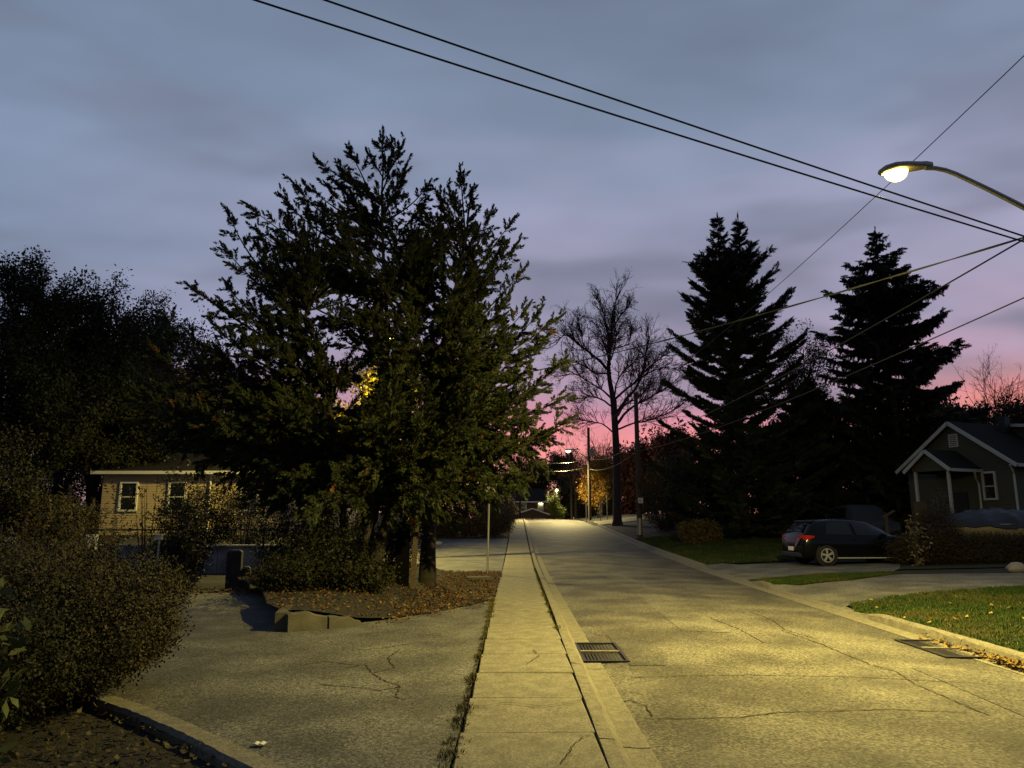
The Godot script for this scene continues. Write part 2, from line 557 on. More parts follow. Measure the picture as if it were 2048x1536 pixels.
	for tp in tips:
		var tip: Vector3 = tp[0]
		var path: Array = lead[tp[1]]
		var flat := Vector2(tip.x - path[0].x, tip.z - path[0].z).length()
		var s := on_path(path, maxf(0.9, tip.y - lerpf(0.22, 0.68, clampf((tip.y - 4.0) / 6.0, 0, 1)) * flat - 0.25))
		var l := s.distance_to(tip)
		if tip.y < 3.6: s = on_path(path, tip.y + 0.35)
		var mid := s.lerp(tip, 0.58) + Vector3(0, -0.14 * l if tip.y > 3.6 else 0.1 * l, 0) + rv() * 0.12 * l
		var n := maxi(5, int(l / 0.3))
		var path2 := bez(s, mid, tip, n)
		var rel := []
		for q in path2: rel.append(q - base)
		tube(wood, rel, taper(rel.size(), 0.014 + 0.008 * l, 0.005), 5)
		var step := (0.085 + 0.05 * clampf((tip.y - 5.0) / 4.0, 0, 1)) / l
		var f := 0.14
		while f < 1.0:
			var k := minf(f * n, n - 0.001)
			var at: Vector3 = path2[int(k)].lerp(path2[int(k) + 1], k - int(k))
			var tan: Vector3 = (path2[int(k) + 1] - path2[int(k)]).normalized()
			var len := clampf(0.19 * l * (1.1 - f) + 0.08, 0.12, 0.62) * u(0.5, 1.15)
			var side := tan.cross(rv()).normalized()
			var dir := (side * u(0.55, 0.95) + tan * u(0.5, 0.95) + Vector3(0, u(-0.3, 0.3), 0)).normalized()
			if tip.y < 3.6: dir.y -= 0.25
			var m := maxi(1, int(len / 0.075))
			for j in m:
				if rng.randf() < 0.1: continue
				var w := (j + 0.5) / m
				var q := rng.randi() % 3
				xs[q].append(align(at + dir * len * w + rv() * 0.05 - base, dir + tan * 0.2 + rv() * 0.4, u(0.6, 1.45) * (1.0 - 0.25 * f)))
				cs[q].append(tint(ca, cb, 0.45) if rng.randf() > 0.012 else Color(0.16, 0.07, 0.025))
			f += step * u(0.7, 1.3)
		for j in 12:  # the pointed plume at the end
			var w := j / 12.0
			xs[j % 3].append(align(tip - (tip - path2[-2]).normalized() * (0.55 * (1.0 - w)) + rv() * 0.06 * (1.0 - w) - base, (tip - path2[-2]) + rv() * 0.15 * (1.2 - w), lerpf(1.0, 0.5, w)))
			cs[j % 3].append(tint(ca, cb, 0.4))
	obj("trunk", wood, M.bark, t)
	for k in 3: multi("crown" if k == 0 else "crown_%03d" % k, leafmesh["juniper%d" % k], M.needle, xs[k], cs[k], t)

# ---------------------------------------------------------------- spruces
func spruce(label: String, base: Vector3, h: float, r: float, sd: int, droop: float, twin: float, low := 0.05, group := "") -> void:
	rng.seed = sd
	var t := thing("spruce_tree", label, "tree", base, 0.0, group)
	var wood := mk()
	var xs := []
	var cs := []
	var ca := Color(0.026, 0.035, 0.014)
	var cb := Color(0.04, 0.045, 0.018)
	var tops := [Vector3(-twin, h, 0), Vector3(twin, h * 1.005, 0)] if twin > 0 else [Vector3(0, h, 0)]
	var fork := h * 0.8
	tube(wood, [Vector3.ZERO, Vector3(0, h * 0.4, 0), Vector3(0, fork, 0)], [h * 0.017, h * 0.011, h * 0.005], 8)
	for tp in tops:
		tube(wood, [Vector3(0, fork, 0), Vector3(tp.x, fork + h * 0.04, 0), tp], [h * 0.005, h * 0.004, 0.012], 6)
	var y := h * low
	while y < h * 0.99:
		var rel := y / h
		var stems := [Vector3(0, y, 0)]
		if twin > 0 and y > fork:
			stems = [Vector3(-twin, y, 0), Vector3(twin, y, 0)]
		for sv in stems:
			var n := 6 if rel < 0.8 else 5
			if stems.size() == 2: n = 4
			var a0 := u(0, TAU)
			for k in n:
				var a := a0 + TAU * k / n + u(-0.5, 0.5)
				sv = Vector3(sv.x, y + u(-0.16, 0.16), 0)
				var l := r * pow(1.0 - rel, 0.56) * u(0.5, 1.15) + 0.12
				l *= 0.45 + 0.55 * smoothstep(0.0, 0.24, 1.0 - rel)
				if rel < 0.2: l *= 0.85 + rel
				if stems.size() == 2: l *= 0.72
				var out := Vector3(cos(a), 0, sin(a))
				var end: Vector3 = sv + out * l + Vector3(0, l * (0.28 - droop + 0.35 * rel), 0)
				var mid: Vector3 = sv + out * l * 0.55 + Vector3(0, l * (0.02 - droop * 0.55 + 0.3 * (rel - 0.5)), 0)
				var m := maxi(3, int(l / 0.22))
				var path := bez(sv, mid, end, m)
				tube(wood, path, taper(path.size(), 0.014 + 0.012 * l, 0.006), 4, false)
				for j in range(1, m + 1):
					var tan: Vector3 = (path[j] - path[j - 1]).normalized()
					var side := tan.cross(Vector3.UP).normalized()
					var w := float(j) / m
					var sc := (0.6 + 0.55 * sin(PI * minf(1.0, w * 0.85))) * (1.0 - 0.5 * smoothstep(0.75, 0.98, rel))
					for s in [-1, 1, -1, 1]:
						if rng.randf() < 0.12: continue
						var dir: Vector3 = (tan * u(0.5, 1.0) + side * s * u(0.4, 0.9) + Vector3(0, u(-0.25, 0.15) - droop * 0.4, 0)).normalized()
						xs.append(align(path[j].lerp(path[j - 1], rng.randf()) + rv() * 0.05, dir, sc * u(0.75, 1.35)))
						cs.append(tint(ca, cb, 0.45))
					if droop > 0.3:
						for q in 2:
							xs.append(align(path[j].lerp(path[j - 1], rng.randf()) + rv() * 0.06, Vector3(0, -1, 0) + rv() * 0.35 + tan * 0.2, sc * u(0.6, 1.05)))
							cs.append(tint(ca, cb, 0.45))
					elif rng.randf() < 0.6:
						xs.append(align(path[j], tan + rv() * 0.5, sc * u(0.7, 1.0)))
						cs.append(tint(ca, cb, 0.45))
		y += (0.36 + 0.012 * h * (1.0 - rel)) * u(0.8, 1.2)
	for tp in tops:
		for j in 5:
			xs.append(align(tp + Vector3(0, -0.35 + 0.12 * j, 0), Vector3.UP + rv() * (0.5 - 0.08 * j), 0.55 - 0.05 * j))
			cs.append(tint(ca, cb, 0.4))
	obj("trunk", wood, M.bark, t)
	multi("crown", leafmesh.spruce, M.needle, xs, cs, t)

# ---------------------------------------------------------------- broadleaved trees and bushes
func broad(called: String, label: String, base: Vector3, lobes: Array, nlimb: int, leaf: String, ca: Color, cb: Color, per: int, sd: int, group := "", thick := 0.16, lscale := 1.0) -> void:
	rng.seed = sd
	var t := thing(called, label, "tree", base, 0.0, group)
	var wood := mk()
	var xs := []
	var cs := []
	for lb in lobes:   # each lobe: centre (relative to the base), radii
		var c: Vector3 = lb[0]
		var rr: Vector3 = lb[1]
		var foot := Vector3(c.x * 0.12, maxf(0.4, (c.y - rr.y) * 0.55), c.z * 0.12)
		tube(wood, [Vector3(0, -0.1, 0), foot, foot.lerp(c, 0.55) + rv() * 0.2, c + Vector3(0, rr.y * 0.5, 0)], [thick, thick * 0.8, thick * 0.45, 0.02], 7)
		for i in nlimb:
			var v := rv()
			v = v.normalized() * pow(v.length(), 0.35)
			var tip := c + v * rr * u(0.72, 1.05)
			var s := foot.lerp(c, u(0.1, 1.0))
			var mid := s.lerp(tip, 0.5) + Vector3(0, -0.08, 0) * s.distance_to(tip) + rv() * 0.3
			var n := maxi(4, int(s.distance_to(tip) / 0.5))
			var path := bez(s, mid, tip, n)
			tube(wood, path, taper(path.size(), thick * 0.3, 0.008), 4, false)
			for k in int(per * 1.7):
				var f := pow(rng.randf(), 0.6)
				var q := minf(f * n, n - 0.001)
				var at: Vector3 = path[int(q)].lerp(path[int(q) + 1], q - int(q)) + rv() * (0.2 + 0.22 * f) * lscale * 1.1
				xs.append(align(at, rv(), lscale * u(0.8, 1.5)))
				cs.append(tint(ca, cb, 0.4))
	obj("trunk", wood, M.bark, t)
	multi("crown", leafmesh[leaf], M.leaf, xs, cs, t)

func bush(called: String, label: String, category: String, base: Vector3, rad: Vector3, n: int, leaf: String, ca: Color, cb: Color, sd: int, group := "", lscale := 1.0, rough := 0.3, boxy := false, twigs := 40) -> Node3D:
	rng.seed = sd
	wob.seed = sd
	var t := thing(called, label, category, base, 0.0, group)
	var xs := []
	var cs := []
	var wood := mk()
	for i in n:
		var v := rv().normalized()
		if boxy:
			var m := maxf(absf(v.x), maxf(absf(v.y), absf(v.z)))
			v = (v / m).lerp(v, 0.35)
		var k := (1.0 + rough * wob.get_noise_3d(v.x * 70 + sd, v.y * 70, v.z * 70) * 1.8) * (1.0 - 0.45 * pow(rng.randf(), 2.2))
		var p := Vector3(v.x * rad.x, rad.y * (1.0 + v.y) * 0.5, v.z * rad.z) * Vector3(k, lerpf(1.0, k, 0.7), k)
		if p.y < 0.02: continue
		xs.append(align(p, v + rv() * 0.8, lscale * u(0.7, 1.3)))
		cs.append(tint(ca, cb, 0.45))
	for i in twigs:
		var v := rv().normalized()
		var p := Vector3(v.x * rad.x, rad.y * (1.0 + absf(v.y)) * 0.52, v.z * rad.z) * u(0.8, 1.06)
		var foot := Vector3(p.x * 0.25, 0, p.z * 0.25)
		var path := bez(foot, foot.lerp(p, 0.5) + Vector3(0, rad.y * 0.15, 0), p, 5)
		tube(wood, path, taper(6, 0.018, 0.003), 4, false)
	obj("stem", wood, M.twig, t).set_meta("kind", "stuff")
	multi("foliage", leafmesh[leaf], M.leaf, xs, cs, t)
	return t

func bare_tree() -> void:
	rng.seed = 77
	var base := P(1235, 1046, 60)
	base.y = T(base.x, base.z) - 0.1
	var t := thing("maple_tree", "tall half-bare maple with a few reddish leaves, thick trunk beside the road", "tree", base)
	var wood := mk()
	var xs := []
	var cs := []
	var q := func(x: float, y: float, dd: float) -> Vector3: return P(x, y, 60.0 + dd) - base
	tube(wood, [Vector3.ZERO, Vector3(0, 0.5, 0), q.call(1234, 930, 0), q.call(1231, 870, 0), q.call(1227, 800, 0)], [0.48, 0.36, 0.31, 0.27, 0.26], 10)
	# main limbs: points in the photograph with depths, start radius
	var limbs := [
		[[1227, 805, 0], [1217, 745, 0], [1220, 700, 0.2], [1222, 665, 0.3], [1226, 625, 0.3], [1236, 588, 0.2], 0.24],
		[[1220, 690, 0], [1211, 645, -0.6], [1202, 610, -0.8], [1192, 598, -1], 0.1],
		[[1222, 668, 0], [1232, 645, 0.5], [1243, 628, 0.8], [1262, 605, 1], 0.09],
		[[1214, 738, 0], [1198, 720, -0.5], [1172, 700, -1], [1150, 684, -1.2], [1132, 668, -1.5], [1112, 688, -1.6], 0.13],
		[[1186, 714, -0.7], [1168, 690, 0], [1160, 660, 0.3], [1156, 640, 0.3], 0.07],
		[[1221, 700, 0], [1240, 694, 0.6], [1258, 686, 0.9], [1262, 655, 1.1], 0.07],
		[[1230, 830, 0], [1252, 800, 0.5], [1272, 775, 0.8], [1286, 742, 1], [1294, 700, 1.2], [1300, 672, 1.2], 0.15],
		[[1284, 748, 1], [1306, 728, 0.5], [1328, 712, 0.3], [1352, 700, 0.2], 0.08],
		[[1228, 812, 0], [1232, 770, 1], [1245, 745, 1.3], [1262, 730, 1.5], [1276, 712, 1.6], 0.09],
		[[1232, 850, 0], [1258, 820, -0.8], [1290, 800, -1.2], [1320, 782, -1.5], [1350, 770, -1.5], 0.12],
		[[1227, 800, 0], [1205, 780, 1], [1180, 765, 1.4], [1150, 748, 1.8], [1128, 752, 2], 0.09],
		[[1228, 815, 0], [1204, 800, -0.6], [1180, 792, -1], [1160, 798, -1.2], [1140, 790, -1.4], 0.08],
		[[1233, 860, 0], [1262, 848, 0.6], [1295, 842, 1], [1330, 828, 1], [1362, 812, 1], 0.09],
		[[1233, 872, 0], [1210, 850, 0.6], [1180, 842, 1], [1150, 838, 1], 0.07], [[1228, 800, 0], [1262, 770, -1], [1300, 745, -2], [1335, 735, -2], [1358, 742, -2], 0.1], [[1222, 745, 0], [1190, 745, -1], [1155, 725, -2], [1120, 725, -2], 0.09],
		[[1231, 840, 0], [1250, 810, 2], [1275, 796, 3], [1300, 770, 4], 0.09],
		[[1221, 720, 0], [1228, 700, 2], [1232, 670, 3], [1228, 640, 3.5], 0.09],
		[[1221, 730, 0], [1212, 700, -2], [1204, 672, -3], [1196, 650, -3], 0.09]]
	for lm in limbs:
		var pts := []
		for i in lm.size() - 1: pts.append(q.call(float(lm[i][0]), float(lm[i][1]), float(lm[i][2])))
		var c := Curve3D.new()
		for i in pts.size():
			var tan: Vector3 = (pts[mini(i + 1, pts.size() - 1)] - pts[maxi(i - 1, 0)]) * 0.2
			c.add_point(pts[i], -tan, tan)
		var l := c.get_baked_length()
		var n := maxi(5, int(l / 0.5))
		var path := []
		for i in n + 1: path.append(c.sample_baked(l * i / n) + rv() * 0.05)
		tube(wood, path, taper(n + 1, lm[-1], 0.03), 6, false)
		var reach: float = clampf(l * 0.34, 0.8, 2.2)
		for i in int(l / 0.22) + 3:
			var f := u(0.25, 1.0)
			var k := minf(f * n, n - 0.001)
			var at: Vector3 = path[int(k)].lerp(path[int(k) + 1], k - int(k))
			var tan: Vector3 = (path[int(k) + 1] - path[int(k)]).normalized()
			twig(wood, xs, cs, at, (tan * 0.8 + rv() * 0.9 + Vector3(0, 0.35, 0)).normalized(), reach * u(0.6, 1.1) * (1.15 - 0.4 * f), 0.035, 2)
	obj("trunk", wood, M.maplebark, t)
	multi("leaves", leafmesh.medium, M.leaf, xs, cs, t)

func twig(st: SurfaceTool, xs: Array, cs: Array, a: Vector3, dir: Vector3, l: float, r: float, depth: int) -> void:
	var mid := a + dir * l * 0.5 + rv() * l * 0.1
	var tip := a + dir * l + Vector3(0, l * 0.1, 0) + rv() * l * 0.14
	tube(st, [a, mid, tip], [r, r * 0.75, maxf(0.011, r * 0.45)], 3, false)
	if depth > 0:
		for i in 3:
			var f := u(0.3, 1.0)
			twig(st, xs, cs, a.lerp(mid, f * 2) if f < 0.5 else mid.lerp(tip, f * 2 - 1), (dir * 0.85 + rv() * 0.85).normalized(), l * u(0.42, 0.68), r * 0.6, depth - 1)
	elif rng.randf() < 1.1 - tip.y * 0.045:
		xs.append(align(tip + Vector3(0, -0.1, 0), rv(), u(0.5, 1.0)))
		cs.append(tint(Color(0.15, 0.035, 0.024), Color(0.22, 0.075, 0.03), 0.4))

func far_twigs(called: String, label: String, category: String, base: Vector3, h: float, w: float, n: int, sd: int, group := "") -> void:
	rng.seed = sd
	var t := thing(called, label, category, base, 0.0, group)
	var wood := mk()
	var xs := []
	var cs := []
	tube(wood, [Vector3.ZERO, Vector3(0, h * 0.3, 0), Vector3(0.1, h * 0.7, 0)], [0.2, 0.15, 0.06], 6)
	for i in n:
		var f := u(0.3, 0.75)
		var a := u(0, TAU)
		var dir := Vector3(cos(a) * w / h * 1.6, 1.0, sin(a) * w / h * 1.6).normalized()
		twig(wood, xs, cs, Vector3(0, h * f, 0), dir, h * u(0.25, 0.42), 0.06, 3)
	obj("trunk", wood, M.bark, t)
	multi("leaves", leafmesh.medium, M.leaf, xs, cs, t)

# ---------------------------------------------------------------- wires
func wire(label: String, pts: Array, sag: float, r: float, m: Material, group := "", twist := 0) -> void:
	var fine := []
	for i in pts.size() - 1:
		var n := 28
		for k in n:
			var f := float(k) / n
			fine.append(pts[i].lerp(pts[i + 1], f) - Vector3(0, sag * 4.0 * f * (1.0 - f), 0))
	fine.append(pts[-1])
	var st := mk()
	if twist > 0:   # a bundle: two strands wound round each other
		for s in twist:
			var w := []
			var total := 0.0
			for i in fine.size() * 4 - 3:
				var p: Vector3 = fine[i / 4].lerp(fine[mini(i / 4 + 1, fine.size() - 1)], (i % 4) / 4.0)
				var a: float = i * 0.55 + s * TAU / twist
				w.append(p + Vector3(0, cos(a), sin(a)) * r * 0.9)
			tube(st, w, taper(w.size(), r, r), 5)
	else:
		tube(st, fine, taper(fine.size(), r, r), 8)
	tag(obj("overhead_wire", st, m), label, "wire", group)

# ---------------------------------------------------------------- street lamps and poles
func cobra(t: Node3D, arm: Array, head: Vector3, dir: Vector3, lens: Material, energy: float, col: Color, size := 1.0, throw := 0.0) -> void:
	var st := mk()
	var c := Curve3D.new()
	for i in arm.size():
		var tan: Vector3 = (arm[mini(i + 1, arm.size() - 1)] - arm[maxi(i - 1, 0)]) * 0.22
		c.add_point(arm[i], -tan, tan)
	var l := c.get_baked_length()
	var path := []
	for i in 19: path.append(c.sample_baked(l * i / 18.0))
	tube(st, path, taper(19, 0.042 * size, 0.03 * size), 10)
	obj("arm", st, M.steel, t)
	# the housing: a flat teardrop from the arm to the lens, along dir
	var x := dir.normalized()
	var z := x.cross(Vector3.UP).normalized()
	var y := z.cross(x).normalized()
	var hs := mk()
	hs.set_smooth_group(0)
	var rings := []
	for k in [[-0.36, 0.035, 0.04, 0.0], [-0.28, 0.06, 0.06, 0.0], [-0.2, 0.08, 0.06, 0.0], [0.0, 0.13, 0.07, 0.01], [0.16, 0.15, 0.075, 0.01], [0.3, 0.12, 0.06, 0.0], [0.37, 0.05, 0.03, -0.01]]:
		var ring := []
		for i in 12:
			var a := TAU * i / 12
			var yy: float = sin(a) * k[2]
			if yy < -0.03: yy = -0.03
			ring.append(head + (x * k[0] + y * (yy + k[3]) + z * cos(a) * k[1]) * size)
		rings.append(ring)
	for i in rings.size() - 1:
		for k in 12:
			var j := (k + 1) % 12
			quad(hs, rings[i][j], rings[i][k], rings[i + 1][k], rings[i + 1][j])
	for k in range(1, 11):
		tri(hs, rings[0][0], rings[0][k], rings[0][k + 1])
		tri(hs, rings[-1][0], rings[-1][k + 1], rings[-1][k])
	obj("housing", hs, M.galv, t)
	# the dropped lens below it, the lamp inside
	var ls := mk()
	ls.set_smooth_group(0)
	var lc := head + (x * 0.15 - y * 0.034) * size
	for i in 5:
		for k in 12:
			var pt := func(ii: int, kk: int) -> Vector3:
				var e := PI * 0.5 * ii / 5.0
				var a := TAU * kk / 12
				return lc + (x * cos(a) * cos(e) * 0.16 + z * sin(a) * cos(e) * 0.115 - y * sin(e) * 0.14) * size
			quad(ls, pt.call(i, k), pt.call(i, k + 1), pt.call(i + 1, k + 1), pt.call(i + 1, k))
	for k in 12:
		var a0 := TAU * k / 12
		var a1 := TAU * (k + 1) / 12
		tri(ls, lc, lc + (x * cos(a1) * 0.16 + z * sin(a1) * 0.115) * size, lc + (x * cos(a0) * 0.16 + z * sin(a0) * 0.115) * size)
	obj("lamp_lens", ls, lens, t)
	var li := SpotLight3D.new()
	li.name = "lamp_light"
	li.position = lc - y * 0.05 * size
	li.basis = Basis.looking_at((Vector3.DOWN + x * Vector3(1, 0, 1) * 0.34 + Vector3(0, 0, throw)).normalized(), z)
	li.spot_angle = 85.0
	li.spot_angle_attenuation = 1.0
	li.spot_attenuation = 2.0
	li.spot_range = 80.0
	li.light_color = col
	li.light_energy = energy
	li.light_size = 0.08
	li.shadow_enabled = true
	t.add_child(li)

func wood_pole(t: Node3D, base: Vector3, top: float, r: float) -> void:
	var st := mk()
	tube(st, [base, base + Vector3(0, top * 0.5, 0), base + Vector3(0, top, 0)], [r, r * 0.9, r * 0.75], 12)
	obj("pole", st, M.polewood, t)

# ---------------------------------------------------------------- vehicles
func car_at(st: Array, x: float) -> Array:
	for i in range(1, st.size()):
		if x <= st[i][0]:
			var f: float = (x - st[i - 1][0]) / (st[i][0] - st[i - 1][0])
			var o := []
			for k in 6: o.append(lerpf(st[i - 1][k], st[i][k], f))
			return o
	return st[-1]

# stations: x, bottom, belt, top, half width at the belt, half width at the roof; the car points along +X
func car(called: String, label: String, at: Vector3, turn: float, st: Array, wheels: Array, windows: Array, rw: Array, paint: Material = null) -> void:
	if paint == null: paint = M.paint
	var t := thing(called, label, "car", at, turn)
	var b := mk()
	b.set_smooth_group(0)
	var ring := func(s: Array) -> Array:
		var r := []
		for p in [[0, s[1]], [s[4] * 0.86, s[1]], [s[4] * 0.97, s[1] + 0.14], [s[4], lerpf(s[1], s[2], 0.62)], [s[4] * 0.97, s[2]], [lerpf(s[4] * 0.95, s[5], 0.55), lerpf(s[2], s[3], 0.52)], [s[5], s[3] - 0.05], [s[5] * 0.8, s[3]], [0, s[3] + 0.025]]:
			r.append(Vector3(s[0], p[1], p[0]))
		for k in range(7, 0, -1): r.append(Vector3(r[k].x, r[k].y, -r[k].z))
		return r
	var rings := []
	for s in st: rings.append(ring.call(s))
	for i in rings.size() - 1:
		for k in 16:
			var j := (k + 1) % 16
			quad(b, rings[i][k], rings[i + 1][k], rings[i + 1][j], rings[i][j])
	for e in [0, rings.size() - 1]:
		for k in range(1, 15):
			if e == 0: tri(b, rings[e][0], rings[e][k], rings[e][k + 1])
			else: tri(b, rings[e][0], rings[e][k + 1], rings[e][k])
	obj("body", b, paint, t)
	var pt := func(x: float, f: float, s: float, o: float) -> Vector3:
		var q := car_at(st, x)
		var y := lerpf(q[2], q[3] - 0.05, f)
		var w: float = lerpf(q[4] * 0.97, q[5], f) if f > 0.0 else q[4] * 0.97
		w += 0.045 * sin(PI * clampf(f, 0, 1)) * 0.6
		return Vector3(x, y, s * (w + o))
	for s in [1.0, -1.0]:
		for w in windows:    # each: x along the bottom a -> b, along the top c -> d
			var g := mk()
			var n := 8
			for i in n:
				for k in 3:
					var p := []
					for q in [[i, k], [i + 1, k], [i + 1, k + 1], [i, k + 1]]:
						var f: float = lerpf(0.06, 0.9, q[1] / 3.0)
						var x := lerpf(lerpf(w[0], w[1], q[0] / float(n)), lerpf(w[2], w[3], q[0] / float(n)), q[1] / 3.0)
						p.append(pt.call(x, f, s, 0.012))
					if s > 0: quad(g, p[0], p[1], p[2], p[3])
					else: quad(g, p[3], p[2], p[1], p[0])
			obj("side_window", g, M.carglass, t)
		var hd := mk()
		box(hd, pt.call(rw[2], -0.0, s, 0.012) - Vector3(0, 0.13, 0), Vector3(0.2, 0.03, 0.035))
		obj("door_handle", hd, M.paint, t)
		var mr := mk()
		slab(mr, pt.call(rw[3], 0.12, s, 0.1), Vector3(0.12, 0.14, 0.2), 0.04)
		obj("mirror", mr, M.paint, t)
		var sl := mk()
		box(sl, Vector3((wheels[0][0] + wheels[1][0]) * 0.5, st[4][1] + 0.035, s * st[4][4] * 0.955), Vector3(wheels[1][0] - wheels[0][0] - 0.75, 0.03, 0.06))
		obj("sill_trim", sl, M.trim, t)
		for w in wheels:
			var c := Vector3(w[0], w[1], s * (w[2] - 0.085))
			var arch := mk()
			tube(arch, [c + Vector3(0, 0.01, -s * 0.1), c + Vector3(0, 0.01, s * 0.072)], [w[1] + 0.055, w[1] + 0.045], 28)
			obj("wheel_arch", arch, M.blackplastic, t)
			var ty := mk()
			tube(ty, [c - Vector3(0, 0, s * 0.1), c + Vector3(0, 0, s * 0.08), c + Vector3(0, 0, s * 0.105), c + Vector3(0, 0, s * 0.105), c + Vector3(0, 0, s * 0.06)], [w[1], w[1], w[1] - 0.03, w[1] * 0.7, w[1] * 0.68], 28)
			var wh := obj("wheel", ty, M.rubber, t)
			var rim := mk()
			var f := c + Vector3(0, 0, s * 0.1)
			var rr: float = w[1] * 0.7
			for i in 28:
				var a := TAU * i / 28
				var a2 := TAU * (i + 1) / 28
				var e := Vector3(cos(a), sin(a), 0)
				var e2 := Vector3(cos(a2), sin(a2), 0)
				var zo := Vector3(0, 0, s * 0.012)
				if s > 0:
					quad(rim, f + e * rr * 0.9 + zo, f + e * rr + zo, f + e2 * rr + zo, f + e2 * rr * 0.9 + zo)
				else:
					quad(rim, f + e * rr + zo, f + e * rr * 0.9 + zo, f + e2 * rr * 0.9 + zo, f + e2 * rr + zo)
			for i in 5:
				for o in [-0.12, 0.12]:
					var a: float = TAU * i / 5 + 0.4
					var d0 := Vector3(cos(a + o * 1.2), sin(a + o * 1.2), 0)
					var mid := f + d0 * rr * 0.52
					box(rim, mid + Vector3(0, 0, s * 0.0), Vector3(rr * 0.85, 0.03, 0.022), Basis(Vector3(0, 0, 1), a + o * 0.9))
			cyl(rim, f - Vector3(0, 0, 0.012), f + Vector3(0, 0, 0.012), 0.05, 12)
			obj("rim", rim, M.alloy, wh)
	# rear: window, lights, plate, spoiler, bumper trim
	var g2 := mk()
	var ra := car_at(st, rw[0])
	var rb := car_at(st, rw[1])
	var o2 := Vector3(-0.012, 0.012, 0)
	quad(g2, Vector3(rw[0], ra[3] + 0.02, -ra[5] * 0.82) + o2, Vector3(rw[0], ra[3] + 0.02, ra[5] * 0.82) + o2, Vector3(rw[1], rb[3] + 0.02, rb[5] * 0.8) + o2, Vector3(rw[1], rb[3] + 0.02, -rb[5] * 0.8) + o2)
	obj("rear_window", g2, M.carglass, t)
	if rw.size() > 4:
		for s in [1.0, -1.0]:
			var tl := mk()
			tl.set_smooth_group(0)
			for i in 5:   # wraps from the rear face round the corner
				var pa := [Vector3(0.035, 0.86, s * 0.4), Vector3(0.04, 0.87, s * 0.52), Vector3(0.05, 0.88, s * 0.66), Vector3(0.11, 0.89, s * 0.8), Vector3(0.24, 0.9, s * 0.87), Vector3(0.42, 0.92, s * 0.89)]
				var hh := [0.06, 0.07, 0.075, 0.075, 0.06, 0.02]
				var ox := Vector3(-0.03, 0, s * 0.012)
				var q := [pa[i] + ox - Vector3(0, hh[i], 0), pa[i + 1] + ox - Vector3(0, hh[i + 1], 0), pa[i + 1] + ox + Vector3(0, hh[i + 1], 0), pa[i] + ox + Vector3(0, hh[i], 0)]
				if s > 0: quad(tl, q[0], q[1], q[2], q[3])
				else: quad(tl, q[3], q[2], q[1], q[0])
			obj("tail_light", tl, M.redlens, t)
		var pl := mk()
		box(pl, Vector3(-0.015, 0.52, 0), Vector3(0.02, 0.13, 0.34))
		obj("number_plate", pl, M.plate, t)
		var spo := mk()
		slab(spo, Vector3(0.53, 1.425, 0), Vector3(0.22, 0.035, 1.06), 0.012, Basis(Vector3(0, 0, 1), 0.1))
		obj("spoiler", spo, M.blackplastic, t)
		var bp := mk()
		slab(bp, Vector3(0.06, 0.34, 0), Vector3(0.22, 0.12, 1.3), 0.03)
		obj("bumper_trim", bp, M.blackplastic, t)

